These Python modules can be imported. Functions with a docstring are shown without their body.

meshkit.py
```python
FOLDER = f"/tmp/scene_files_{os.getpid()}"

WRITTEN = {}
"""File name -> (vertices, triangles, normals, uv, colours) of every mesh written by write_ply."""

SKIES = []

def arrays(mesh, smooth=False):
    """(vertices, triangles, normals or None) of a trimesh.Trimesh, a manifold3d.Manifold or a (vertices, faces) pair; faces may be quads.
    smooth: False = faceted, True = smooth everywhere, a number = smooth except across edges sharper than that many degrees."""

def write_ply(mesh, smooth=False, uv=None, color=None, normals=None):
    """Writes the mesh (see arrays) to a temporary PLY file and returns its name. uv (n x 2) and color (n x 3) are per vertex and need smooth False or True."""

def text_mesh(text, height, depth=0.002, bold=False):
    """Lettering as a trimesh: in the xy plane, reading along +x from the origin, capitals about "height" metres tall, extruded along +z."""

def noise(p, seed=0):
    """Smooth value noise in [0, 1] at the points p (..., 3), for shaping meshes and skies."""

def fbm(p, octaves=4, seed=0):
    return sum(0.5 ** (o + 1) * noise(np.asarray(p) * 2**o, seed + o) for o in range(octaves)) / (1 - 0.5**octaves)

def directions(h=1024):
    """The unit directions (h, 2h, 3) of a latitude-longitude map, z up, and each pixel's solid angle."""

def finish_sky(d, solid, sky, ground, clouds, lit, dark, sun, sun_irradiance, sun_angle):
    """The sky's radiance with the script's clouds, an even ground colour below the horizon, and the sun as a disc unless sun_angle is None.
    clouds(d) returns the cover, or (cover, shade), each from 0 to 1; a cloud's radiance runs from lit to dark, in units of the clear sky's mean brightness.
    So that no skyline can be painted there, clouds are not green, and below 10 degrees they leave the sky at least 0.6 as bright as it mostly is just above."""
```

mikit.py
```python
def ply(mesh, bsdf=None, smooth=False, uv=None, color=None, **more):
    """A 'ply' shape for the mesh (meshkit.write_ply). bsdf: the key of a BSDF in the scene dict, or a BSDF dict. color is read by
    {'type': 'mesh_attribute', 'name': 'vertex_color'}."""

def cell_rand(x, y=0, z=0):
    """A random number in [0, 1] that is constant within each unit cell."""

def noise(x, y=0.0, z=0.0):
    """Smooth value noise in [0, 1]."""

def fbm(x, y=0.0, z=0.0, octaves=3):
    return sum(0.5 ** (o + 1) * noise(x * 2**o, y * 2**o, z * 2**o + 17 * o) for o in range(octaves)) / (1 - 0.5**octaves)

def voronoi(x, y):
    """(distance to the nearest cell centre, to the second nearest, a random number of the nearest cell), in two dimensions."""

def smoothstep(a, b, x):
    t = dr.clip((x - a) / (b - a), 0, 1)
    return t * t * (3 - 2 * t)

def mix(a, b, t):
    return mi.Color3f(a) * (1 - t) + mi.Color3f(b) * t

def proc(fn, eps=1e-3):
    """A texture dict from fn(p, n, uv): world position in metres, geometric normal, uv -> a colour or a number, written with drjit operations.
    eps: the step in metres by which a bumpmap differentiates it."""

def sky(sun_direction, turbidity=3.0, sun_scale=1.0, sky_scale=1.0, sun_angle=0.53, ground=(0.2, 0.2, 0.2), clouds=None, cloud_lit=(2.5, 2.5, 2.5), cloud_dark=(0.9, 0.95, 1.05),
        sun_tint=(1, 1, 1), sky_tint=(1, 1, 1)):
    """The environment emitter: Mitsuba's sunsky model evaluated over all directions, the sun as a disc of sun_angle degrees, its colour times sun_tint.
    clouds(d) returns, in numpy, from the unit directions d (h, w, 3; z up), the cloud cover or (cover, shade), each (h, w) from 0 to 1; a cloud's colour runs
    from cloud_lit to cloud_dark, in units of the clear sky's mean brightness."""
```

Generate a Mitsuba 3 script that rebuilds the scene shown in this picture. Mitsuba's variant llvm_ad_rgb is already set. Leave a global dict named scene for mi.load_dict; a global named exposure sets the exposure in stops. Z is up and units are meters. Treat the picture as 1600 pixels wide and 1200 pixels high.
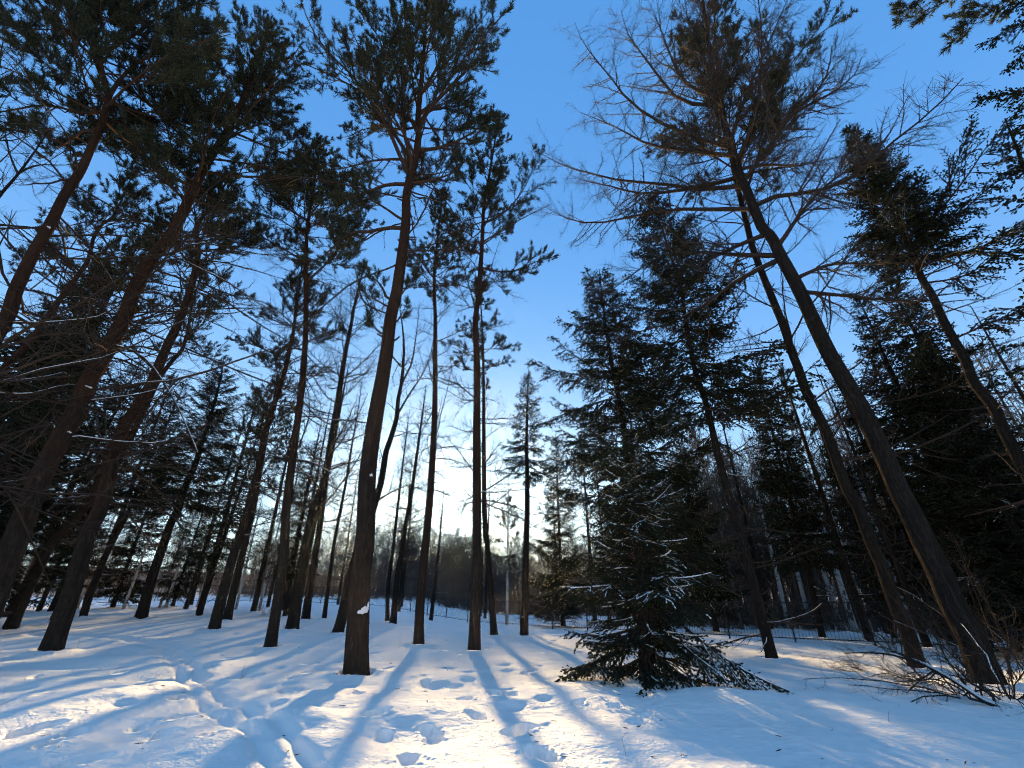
import math
import numpy as np
import mitsuba as mi
import drjit as dr
import mikit
import meshkit

T = mi.ScalarTransform4f
scene, labels = {}, {}

# ---------------------------------------------------------------- camera, sky, exposure
EYE, FPX, HOR = 1.4, 680.0, 340.0            # eye height (m); focal length and horizon offset, in units of a 1600 wide picture
PITCH = math.atan2(HOR, FPX)
CP, SP = math.cos(PITCH), math.sin(PITCH)


def ray(px, py):
    xc, yc = (px - 800.0) / FPX, (600.0 - py) / FPX
    return np.array([xc, CP - yc * SP, SP + yc * CP])


scene['camera'] = {'type': 'perspective', 'fov_axis': 'x', 'fov': math.degrees(2 * math.atan(800 / FPX)), 'near_clip': 0.05, 'far_clip': 3000.0,
                   'to_world': T().look_at(origin=[0, 0, EYE], target=[0, CP, EYE + SP], up=[0, 0, 1])}
SUN = ray(707, 785)
SUN = SUN / np.linalg.norm(SUN)


def thin_veil(d):
    """Even winter haze: blue overhead, pale towards the horizon all round, faintly uneven."""
    up = np.clip((d[..., 2] - .02) / .78, 0, 1)
    return 0.56 + 0.10 * (meshkit.fbm(d * [2.2, 2.2, 5.0] + 3, 3, 2) - .5), (1 - up) ** 2.6


scene['sky_light'] = mikit.sky(SUN.tolist(), turbidity=2.0, sun_scale=4.0, sky_scale=1.38, sun_angle=1.2, ground=(0.6, 0.62, 0.66), sun_tint=(0.86, 1.0, 1.26),
                               sky_tint=(0.68, 0.90, 1.05), clouds=thin_veil, cloud_lit=(0.24, 0.92, 2.3), cloud_dark=(2.0, 2.5, 2.9))
exposure = 2.85

# ---------------------------------------------------------------- materials
noise, fbm, smoothstep, mix = mikit.noise, mikit.fbm, mikit.smoothstep, mikit.mix


def rgb(*c):
    return {'type': 'rgb', 'value': list(c)}


def snow_bump(p, n, uv):
    return 0.5 * noise(p.x * 38, p.y * 38, p.z * 38) + 0.35 * noise(p.x * 90, p.y * 90, p.z * 90) + 0.9 * noise(p.x * 13, p.y * 13, p.z * 13)


scene['snow_mat'] = {'type': 'bumpmap', 'arbitrary': mikit.proc(snow_bump, eps=4e-3), 'scale': 0.016,
                     'bsdf': {'type': 'twosided', 'bsdf': {'type': 'diffuse', 'reflectance': rgb(0.92, 0.855, 0.79)}}}
scene['snow_cap_mat'] = {'type': 'twosided', 'bsdf': {'type': 'diffuse', 'reflectance': rgb(0.80, 0.78, 0.76)}}


def fissure(uv):
    wx = uv.x + .035 * noise(uv.x * 14, uv.y * 5) + .012 * noise(uv.x * 50, uv.y * 22)
    a = noise(wx * 34, uv.y * 5.2)
    b = noise(wx * 75, uv.y * 13)
    c = noise(uv.x * 150, uv.y * 70)
    return smoothstep(0.02, 0.8, dr.abs(a - 0.5) * 2) * 0.45 + 0.33 * b + 0.22 * c


def pine_bark(p, n, uv):
    f = fissure(uv)
    g = noise(p.x * 2.3, p.y * 2.3, p.z * 0.9)
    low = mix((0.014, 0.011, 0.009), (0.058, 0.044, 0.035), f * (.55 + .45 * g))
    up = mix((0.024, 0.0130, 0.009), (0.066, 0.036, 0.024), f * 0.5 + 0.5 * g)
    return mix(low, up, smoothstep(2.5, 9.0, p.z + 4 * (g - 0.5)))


def dark_bark(p, n, uv):
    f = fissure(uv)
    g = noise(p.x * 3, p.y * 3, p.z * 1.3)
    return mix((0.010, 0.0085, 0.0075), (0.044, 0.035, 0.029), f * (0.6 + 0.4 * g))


def birch_bark(p, n, uv):
    d = smoothstep(0.60, 0.72, noise(uv.x * 7, uv.y * 11)) * smoothstep(0.35, 0.6, noise(uv.x * 3, uv.y * 2))
    k = smoothstep(1.4, 0.2, uv.y) * noise(uv.x * 20, uv.y * 6)
    return mix((0.40, 0.38, 0.355), (0.06, 0.05, 0.045), dr.maximum(d, k))


def bark_mat(fn, depth):
    return {'type': 'bumpmap', 'arbitrary': mikit.proc(lambda p, n, uv: fissure(uv), eps=3e-3), 'scale': depth,
            'bsdf': {'type': 'twosided', 'bsdf': {'type': 'diffuse', 'reflectance': mikit.proc(fn)}}}


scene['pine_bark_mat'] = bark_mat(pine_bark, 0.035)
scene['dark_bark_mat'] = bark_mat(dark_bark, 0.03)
scene['birch_bark_mat'] = {'type': 'twosided', 'bsdf': {'type': 'diffuse', 'reflectance': mikit.proc(birch_bark)}}


def plain(*c):
    return {'type': 'twosided', 'bsdf': {'type': 'diffuse', 'reflectance': rgb(*c)}}


scene['limb_mat'] = plain(0.042, 0.031, 0.025)
scene['pine_limb_mat'] = plain(0.058, 0.034, 0.023)
scene['twig_mat'] = plain(0.04, 0.031, 0.026)
scene['larch_twig_mat'] = plain(0.050, 0.041, 0.035)
scene['wood_mat'] = plain(0.115, 0.088, 0.070)
for nm, c in (('pine_needle_mat', (0.036, 0.041, 0.026)), ('spruce_needle_mat', (0.022, 0.026, 0.016))):
    scene[nm] = {'type': 'twosided', 'bsdf': {'type': 'diffuse', 'reflectance': rgb(*c)}}
scene['fence_mat'] = plain(0.025, 0.026, 0.028)

# ---------------------------------------------------------------- the lie of the land
Z = np.array([0, 0, 1.0])


def sstep(a, b, x):
    t = np.clip((np.asarray(x, float) - a) / (b - a), 0, 1)
    return t * t * (3 - 2 * t)


def g0(x, y):
    """The broad slope of the ground."""
    x, y = np.asarray(x, float), np.asarray(y, float)
    rise = 0.040 * np.clip(y - 14, 0, 60) * sstep(0, -15, x)
    far = 0.05 * np.clip(np.hypot(x, y) - 130, 0, 300)
    return rise + far


def on_ground(px, py):
    """The point of the ground seen at a pixel of the 1600 x 1200 photograph."""
    d = ray(px, py)
    s = np.arange(2, 75, .02) / np.hypot(d[0], d[1])
    under = EYE + d[2] * s <= g0(d[0] * s, d[1] * s)
    s = s[int(np.argmax(under))] if under.any() else s[-1]
    return np.array([d[0] * s, d[1] * s, float(g0(d[0] * s, d[1] * s))])


def depth_of(p):
    return p[1] * CP + (p[2] - EYE) * SP


def facing(base, px, py):
    """The point seen at a pixel, on the upright plane through base that faces the camera."""
    n = np.array([base[0], base[1], 0.0])
    n = n / np.linalg.norm(n)
    d = ray(px, py)
    s = (base @ n) / (d @ n)
    return np.array([0, 0, EYE]) + d * s


# ---------------------------------------------------------------- mesh helpers
def tubes(P, R, S):
    """(N,K,3) polylines and (N,K) radii -> (v, f, uv) of S-sided tubes, tips closed to a point."""
    P, R = np.asarray(P, float), np.asarray(R, float)
    N, K, _ = P.shape
    t = np.gradient(P, axis=1)
    t /= np.linalg.norm(t, axis=2, keepdims=True) + 1e-12
    m = t.mean(1)
    ref = np.where(np.abs(m[:, 2:]) < 0.8, [0, 0, 1.0], [0, 1.0, 0])[:, None, :]
    a = np.cross(t, np.broadcast_to(ref, t.shape))
    a /= np.linalg.norm(a, axis=2, keepdims=True) + 1e-12
    b = np.cross(t, a)
    ang = np.arange(S) * 2 * np.pi / S
    v = P[:, :, None] + R[:, :, None, None] * (np.cos(ang)[:, None] * a[:, :, None] + np.sin(ang)[:, None] * b[:, :, None])
    n, k, s = np.meshgrid(np.arange(N), np.arange(K - 1), np.arange(S), indexing='ij')
    o = (n * K + k) * S
    q = np.stack([o + s, o + (s + 1) % S, o + S + (s + 1) % S, o + S + s], -1).reshape(-1, 4)
    return v.reshape(-1, 3), np.vstack([q[:, [0, 1, 2]], q[:, [0, 2, 3]]])


def join(parts):
    parts = [p for p in parts if p is not None and len(p[1])]
    if not parts:
        return None
    at = np.cumsum([0] + [len(p[0]) for p in parts])
    return np.vstack([p[0] for p in parts]), np.vstack([p[1] + a for p, a in zip(parts, at)])


def unit(v):
    return v / (np.linalg.norm(v, axis=-1, keepdims=True) + 1e-12)


def numbered(key):
    if key not in scene and key not in labels and not any(k.startswith(key + '__') for k in scene):
        return key
    i = 1
    while f'{key}_{i:03d}' in scene or f'{key}_{i:03d}' in labels or any(k.startswith(f'{key}_{i:03d}__') for k in scene):
        i += 1
    return f'{key}_{i:03d}'


_count = {}


def part(parent, name, mesh, mat, smooth=True, stuff=False, label=None, **more):
    if mesh is None or len(mesh[1]) == 0:
        return None
    k = f'{parent}__{name}'
    c = _count.get(k, 0)
    _count[k] = c + 1
    key = k if c == 0 else f'{k}_{c:03d}'
    scene[key] = mikit.ply(mesh, mat, smooth=smooth, **more)
    if stuff or label:
        labels[key] = {}
        if stuff:
            labels[key]['kind'] = 'stuff'
        if label:
            labels[key]['label'] = label
    return key


# ---------------------------------------------------------------- growing trees
def at_t(P, idx, t):
    K = P.shape[1]
    f = np.clip(t, 0, 0.9999) * (K - 1)
    i = f.astype(int)
    w = (f - i)[:, None]
    A, B = P[idx, i], P[idx, i + 1]
    return A * (1 - w) + B * w, unit(B - A), i, w[:, 0]


def sprout(P, R, rng, n, t0, t1, length, ang, up=0.0, curve=0.0, K=4, mode='spray', rf=0.6, jit=0.06, rmin=0.0025, tip=0.4, tpow=1.0):
    """Side shoots of the polylines P. n: number per parent (int or array); length(idx, t) -> metres."""
    N = len(P)
    n = np.broadcast_to(np.asarray(n, int), (N,))
    idx = np.repeat(np.arange(N), n)
    if not len(idx):
        return np.zeros((0, K, 3)), np.zeros((0, K)), idx
    first = np.repeat(np.cumsum(n) - n, n)
    j = np.arange(len(idx)) - first
    t = t0 + (t1 - t0) * np.clip((j + rng.random(len(idx))) / n[idx], 0, 1) ** tpow
    pos, tan, i, w = at_t(P, idx, t)
    L = length(idx, t) * rng.uniform(0.7, 1.25, len(idx))
    if mode == 'spray':
        side = unit(np.cross(tan, Z + 0.25 * rng.normal(size=tan.shape))) * np.where((j + rng.integers(0, 2, len(idx)) * (rng.random(len(idx)) < .25)) % 2, 1, -1)[:, None]
    else:
        side = unit(np.cross(tan, rng.normal(size=tan.shape)))
    a = (ang + rng.normal(0, 0.18, len(idx)))[:, None]
    d = unit(np.cos(a) * tan + np.sin(a) * side + up * Z)
    s = np.linspace(0, 1, K)
    wob = np.cumsum(rng.normal(size=(len(idx), K, 3)), axis=1) * jit / math.sqrt(K)
    wob -= wob[:, :1]
    pts = pos[:, None] + L[:, None, None] * (d[:, None] * s[None, :, None] + Z * (curve * s ** 2)[None, :, None] + wob * 1.0)
    rp = R[idx, i] * (1 - w) + R[idx, np.minimum(i + 1, R.shape[1] - 1)] * w
    r0 = np.maximum(np.minimum(rp * rf, L * 0.02 + 0.002), rmin)
    rad = np.maximum(r0[:, None] * (1 - (1 - tip) * s[None]), rmin * 0.7)
    return pts, rad, idx


def from_trunk(trunk, tr, h, az, el, L, curve, K, rng, jit=0.05, rf=0.4, tip=0.25, r0=None):
    """Limbs leaving the trunk at heights h (metres above its foot)."""
    zz = trunk[:, 2] - trunk[0, 2]
    pos = np.stack([np.interp(h, zz, trunk[:, c]) for c in range(3)], -1)
    rt = np.interp(h, zz, tr)
    d = np.stack([np.cos(el) * np.cos(az), np.cos(el) * np.sin(az), np.sin(el)], -1)
    s = np.linspace(0, 1, K)
    N = len(h)
    wob = np.cumsum(np.cumsum(rng.normal(size=(N, K, 3)), axis=1), axis=1) * jit / K
    wob -= wob[:, :1]
    c = np.broadcast_to(curve, (N,))
    pts = pos[:, None] + L[:, None, None] * (d[:, None] * s[None, :, None] + Z * (c[:, None] * s ** 2)[:, :, None] + wob)
    if r0 is None:
        r0 = np.clip(np.minimum(rt * rf, 0.010 + 0.016 * L), 0.008, 0.12)
    rad = r0[:, None] * (1 - (1 - tip) * s[None] ** 0.9)
    return pts, rad


def in_reach(P):
    """Which shoots the photograph, or a view from a step aside, could show."""
    c = P[:, -1]
    z = np.maximum(c[:, 1] * CP + (c[:, 2] - EYE) * SP, .2)
    px, py = 800 + FPX * c[:, 0] / z, 600 - FPX * ((c[:, 2] - EYE) * CP - c[:, 1] * SP) / z
    return (px > -260) & (px < 1860) & (py > -230)


def tufts(P, rng, per, n, ln, wd, spread=0.55, up=0.25, t0=0.25):
    """Pine needles: brushes of thin three-cornered blades along the last shoots."""
    N = len(P)
    if N == 0:
        return None
    idx = np.repeat(np.arange(N), per)
    t = t0 + (1 - t0) * (np.tile(np.arange(per), N) + rng.random(N * per)) / per
    pos, tan, _, _ = at_t(P, idx, t)
    ax = unit(tan + up * Z + 0.15 * rng.normal(size=tan.shape))
    M = len(idx)
    ax, pos = np.repeat(ax, n, 0), np.repeat(pos, n, 0)
    d = unit(ax + spread * rng.normal(size=ax.shape))
    l = ln * rng.uniform(0.65, 1.2, (M * n, 1))
    side = unit(np.cross(d, rng.normal(size=d.shape))) * wd * rng.uniform(0.7, 1.3, (M * n, 1))
    base = pos + d * l * 0.12
    v = np.stack([base - side * .5, base + side * .5, pos + d * l], 1).reshape(-1, 3)
    return v, np.arange(len(v)).reshape(-1, 3)


def sprays(P, rng, wd, blades=2, lift=0.0, cut=0.0):
    """Needled spruce shoots: crossed slim lozenges on each shoot, their edges broken."""
    N = len(P)
    if N == 0:
        return None
    a, b = P[:, 0], P[:, -1]
    m = P[:, P.shape[1] // 2]
    tan = unit(b - a)
    out = []
    for k in range(blades):
        ref = Z if k == 0 else rng.normal(size=tan.shape)
        side = unit(np.cross(tan, ref + (0.8 if blades == 1 and lift == 0 else 0.3) * rng.normal(size=tan.shape))) * wd * rng.uniform(0.7, 1.3, (N, 1))
        q1, q2 = a * .65 + m * .35, m * .4 + b * .6
        e = tan * wd * 0.9
        v = np.stack([a, q1 + side + e, q1 - side + e, m, q2 + side * .8 + e, q2 - side * .8 + e, b + tan * wd * .7], 1) + lift * Z
        o = np.arange(N)[:, None] * 7
        f = np.concatenate([o + [0, 1, 3], o + [0, 3, 2], o + [3, 4, 6], o + [3, 6, 5]], 0)
        out.append((v.reshape(-1, 3), f))
    return join(out)


def snow_on(P, R, rng, keep=0.5, fat=1.0, thick=0.8):
    """Snow lying along branches: low tubes set on the upper side, in stretches."""
    N, K, _ = P.shape
    if N == 0:
        return None
    sel = rng.random(N) < keep
    P, R = P[sel], R[sel]
    if not len(P):
        return None
    flat = 1 - np.abs(unit(P[:, -1] - P[:, 0])[:, 2])
    P, R, flat = P[flat > .25], R[flat > .25], flat[flat > .25]
    if not len(P):
        return None
    rr = R * fat * np.clip(rng.uniform(.3, 1.2, R.shape), 0, 1)
    Q = P + Z * (R * 0.75)[:, :, None]
    return tubes(Q, rr * thick, 5)


def trunk_mesh(pts, rad, S, rng, rough=0.04, flare=True):
    K = len(pts)
    t = unit(np.gradient(pts, axis=0))
    a = unit(np.cross(t, np.array([0, -1.0, 0.0]) + 0 * t))          # seam away from the camera
    b = np.cross(t, a)
    S1 = S + 1
    ang = np.linspace(0, 2 * np.pi, S1) + math.pi / 2
    seg = np.concatenate([[0], np.cumsum(np.linalg.norm(np.diff(pts, axis=0), axis=1))])
    ph = rng.uniform(0, 50)
    A, V = np.meshgrid(ang, seg)
    q = np.stack([np.cos(A) * 1.6 + ph, np.sin(A) * 1.6, V * 0.9], -1)
    q2 = np.stack([np.cos(A) * 5 + ph, np.sin(A) * 5, V * 2.2 + 9], -1)
    k = 1 + rough * 2 * (meshkit.noise(q, 3) - .5) + rough * 1.6 * (meshkit.noise(q2, 5) - .5)
    if flare:
        hh = seg[:, None] - 0.3
        k = k + np.exp(-np.clip(hh, 0, 9) / .35) * (.22 + .20 * (meshkit.noise(np.stack([np.cos(A) * 2.2 + ph, np.sin(A) * 2.2, 0 * A], -1), 8) - .4))
    v = pts[:, None] + (rad[:, None] * k)[:, :, None] * (np.cos(A)[..., None] * a[:, None] + np.sin(A)[..., None] * b[:, None])
    uv = np.stack([(A - ang[0]) * rad[0], V], -1)
    i, j = np.meshgrid(np.arange(K - 1), np.arange(S), indexing='ij')
    o = i * S1 + j
    qd = np.stack([o, o + 1, o + S1 + 1, o + S1], -1).reshape(-1, 4)
    return (v.reshape(-1, 3), np.vstack([qd[:, [0, 1, 2]], qd[:, [0, 2, 3]]])), uv.reshape(-1, 2)


def smooth_line(pts, step):
    pts = np.asarray(pts, float)
    from scipy.interpolate import PchipInterpolator
    s = np.concatenate([[0], np.cumsum(np.linalg.norm(np.diff(pts, axis=0), axis=1))])
    n = max(int(s[-1] / step), 6)
    u = np.linspace(0, s[-1], n)
    return PchipInterpolator(s, pts)(u)


mounds = []           # (x, y, radius of the trunk) of every trunk foot


class Tree:
    """A trunk traced from its foot to its top, standing on the ground."""

    def __init__(self, seed, name, label, base=None, w=None, pts=(), top=None, anchor=None, dia=None, group=None, cat='tree', height=None, lean=0.0):
        self.rng = np.random.default_rng(seed)
        self.key, self.label = numbered(name), label
        labels[self.key] = {'label': label, 'category': cat}
        if group:
            labels[self.key]['group'] = group
        if anchor is not None:                                       # (pixel x, pixel y, depth): a trunk whose foot is out of the picture
            d = ray(anchor[0], anchor[1]) * anchor[2]
            b = np.array([d[0] + lean, d[1], 0.0])
            b[2] = float(g0(b[0], b[1]))
        elif len(base) == 3:
            b = np.array([base[0], base[1], float(g0(base[0], base[1]))])
        else:
            b = on_ground(*base)
        self.base, self.z = b, depth_of(b)
        if height is not None:
            line = [b, b + Z * height * .5 + [lean * .4, 0, 0], b + Z * height + [lean, 0, 0]]
        else:
            line = [b] + [facing(b, *p) for p in pts] + ([facing(b, *top)] if top is not None else [])
        self.dia = dia if dia else w * self.z / FPX * 0.80
        line = [p for k, p in enumerate(line) if k == 0 or p[2] > line[0][2] + .3]
        foot = b - Z * 0.3 + (b - line[1]) * 0.3 / max(line[1][2] - b[2], .3) * [1, 1, 0]
        self.trunk = smooth_line([foot] + line, 0.25)
        self.H = self.trunk[-1, 2] - b[2]
        hh = np.clip(self.trunk[:, 2] - b[2], 0, None)
        self.tr = self.dia / 2 * np.clip(1 - hh / (self.H * 1.015), 0, 1) ** 0.72 + 0.006
        mounds.append((b[0], b[1], self.dia / 2))

    def h_of(self, py):
        """Height on the trunk seen at pixel row py."""
        best = [abs(600 - FPX * (p[2] - EYE) * CP / max(depth_of(p), .1) + FPX * p[1] * SP / max(depth_of(p), .1) - py) for p in self.trunk]
        return float(self.trunk[int(np.argmin(best)), 2] - self.trunk[0, 2])

    def m(self, px, h=0.0):
        """Metres that px pixels span at height h of the trunk."""
        return px * (self.z + h * SP) / FPX

    def put_trunk(self, mat, S=14, **kw):
        mesh, uv = trunk_mesh(self.trunk, self.tr, S, self.rng, **kw)
        part(self.key, 'trunk', mesh, mat, smooth=True, uv=uv)

    def put_limbs(self, P, R, mat, own=10, sides=6, name='limb', rest='branches'):
        """The stoutest limbs each as a part, the others as one."""
        if not len(P):
            return
        order = np.argsort(-R[:, 0] * np.linalg.norm(P[:, -1] - P[:, 0], axis=1))
        for i in order[:own]:
            part(self.key, name, tubes(P[i:i + 1], R[i:i + 1], sides), mat)
        r = order[own:]
        if len(r):
            part(self.key, rest, tubes(P[r], R[r], max(sides - 2, 3)), mat, stuff=True)

    def traced(self, limbs, r0=0.05, K=14, away=0.25, tip=0.15):
        """Limbs traced in the picture; each also leans towards or away from the camera."""
        if not limbs:
            return np.zeros((0, K, 3)), np.zeros((0, K))
        n = unit(np.array([self.base[0], self.base[1], 0.0]))
        out, rad = [], []
        for l in limbs:
            p = np.array([facing(self.base, *q) for q in l])
            p = smooth_line(p, 0.01)
            s = np.linspace(0, len(p) - 1, K).astype(int)
            p = p[s]
            L = np.linalg.norm(p[-1] - p[0])
            u = np.linspace(0, 1, K)
            k = self.rng.uniform(-away, away) * L * u
            eye = np.array([0, 0, EYE])
            dist = np.linalg.norm(p - eye, axis=1)
            p = eye + (p - eye) * (1 + k / dist)[:, None]
            zz = self.trunk[:, 2]
            j = int(np.argmin(np.abs(zz - p[0, 2])))
            c = self.trunk[j] * [1, 1, 0] + [0, 0, p[0, 2]]
            if np.linalg.norm(c - p[0]) < 0.7:
                p[0] = c
            out.append(p)
            rr = r0 * min(1.0, 0.35 + L / 6)
            rad.append(rr * (1 - (1 - tip) * u ** .8))
        return np.array(out), np.array(rad)


def cat2(a, b):
    return np.concatenate([a[0], b[0]]), np.concatenate([a[1], b[1]])


def resample(P, R, K):
    f = np.linspace(0, P.shape[1] - 1, K)
    i = np.minimum(f.astype(int), P.shape[1] - 2)
    w = f - i
    return P[:, i] * (1 - w)[None, :, None] + P[:, i + 1] * w[None, :, None], R[:, i] * (1 - w) + R[:, i + 1] * w


def pine(t, cb, cr, bark='pine_bark_mat', n=26, dead=14, limbs=(), detail=1.0, own=8, dead_low=0.3, fine=1.0, lr=0.06, dense=1.0, snow=0.3, flat=0.0, S=14):
    """Scots pine: bare trunk with dead branches, open crown of brushes above cb (height) with radius cr."""
    rng, H = t.rng, t.H
    dead = int(dead * 1.5)
    fine *= float(np.clip(9.5 / t.z, .58, .86))
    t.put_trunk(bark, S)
    K = 10
    u = np.sort(rng.random(n)) ** 0.85
    h = cb + (H - cb) * u * 0.97
    az = rng.uniform(0, 2 * np.pi) + np.arange(n) * 2.4 + rng.normal(0, .4, n)
    L = cr * (1.02 - u) ** 0.55 * rng.uniform(0.6, 1.1, n) * (0.75 + 0.45 * np.sin(np.pi * np.clip(u * 1.4, 0, 1)))
    el = np.radians(8 + 45 * u - flat * 10) + rng.normal(0, .15, n)
    P, R = from_trunk(t.trunk, t.tr, h, az, el, np.maximum(L, .35), rng.uniform(0.0, .3, n), K, rng, jit=.10, rf=.45)
    if limbs:
        P, R = cat2((P, R), resample(*t.traced(limbs, lr), K))
    t.put_limbs(P, R, 'pine_limb_mat', own)
    len1 = np.linalg.norm(np.diff(P, axis=1), axis=2).sum(1)
    P2, R2, i2 = sprout(P, R, rng, np.clip((len1 * 5 * detail).astype(int), 5, 20), .22, 1.0, lambda i, q: np.clip(len1[i] * .42 * (1.15 - q), .3, 1.5), .75, up=.18, curve=.18, K=5, mode='round', jit=.10)
    len2 = np.linalg.norm(np.diff(P2, axis=1), axis=2).sum(1)
    P3, R3, _ = sprout(P2, R2, rng, np.clip((len2 * 9 * detail).astype(int), 4, 10), .3, 1.0, lambda i, q: np.clip(len2[i] * .5 * (1.2 - q), .15, .45), .6, up=.25, curve=.2, K=3, mode='round', jit=.08, rmin=.003)
    tw = [tubes(P2, R2, 3), tubes(P3[:, ::2], R3[:, ::2], 3)]
    # dead and half bare branches under the crown
    if dead:
        hd = rng.uniform(cb * dead_low, cb * 1.02, dead)
        Ld = rng.uniform(.5, 1.0, dead) * cr * .95
        Pd, Rd = from_trunk(t.trunk, t.tr, hd, rng.uniform(0, 2 * np.pi, dead), np.radians(rng.uniform(-15, 22, dead)), Ld, rng.uniform(-.25, .3, dead), K, rng, jit=.14, rf=.3)
        Rd = np.minimum(Rd, .028)
        t.put_limbs(Pd, Rd, 'limb_mat', min(6, own), 5, 'dead_branch', 'dead_branches')
        Pe, Re, _ = sprout(Pd, Rd, rng, 9, .2, 1, lambda i, q: np.clip(Ld[i] * .4 * (1.2 - q), .15, 1.0), .8, up=.05, curve=.1, K=5, mode='round', jit=.16)
        Pf, Rf, _ = sprout(Pe, Re, rng, 4, .2, 1, lambda i, q: 0 * q + .28, .7, K=3, mode='round')
        tw += [tubes(Pe[:, ::2], Re[:, ::2], 3), tubes(Pf[:, ::2], Rf[:, ::2], 3)]
        part(t.key, 'snow_cap', snow_on(Pd, Rd, rng, .26, .7), 'snow_cap_mat', stuff=True)
    ns = int(10 * np.clip(16 / t.z, .5, 1.4))
    Ps, Rs = from_trunk(t.trunk, t.tr, rng.uniform(1.2, max(cb, 3), ns), rng.uniform(0, 7, ns), np.radians(rng.uniform(-10, 40, ns)), t.dia * rng.uniform(.6, 1.6, ns), .1, 4, rng, jit=.08, tip=.6, r0=t.dia * rng.uniform(.04, .10, ns))
    part(t.key, 'stubs', tubes(Ps, Rs, 6), 'limb_mat', stuff=True)
    if t.key != 'pattern':
        P3 = P3[in_reach(P3)]
    part(t.key, 'twigs', join(tw), 'twig_mat', smooth=False, stuff=True)
    part(t.key, 'needles', tufts(P3, rng, int(round(5 * dense)), max(4, int(round(7 * fine))), .17, .0165 / fine, spread=.46, up=.3, t0=.0), 'pine_needle_mat', smooth=False, stuff=True)


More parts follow.
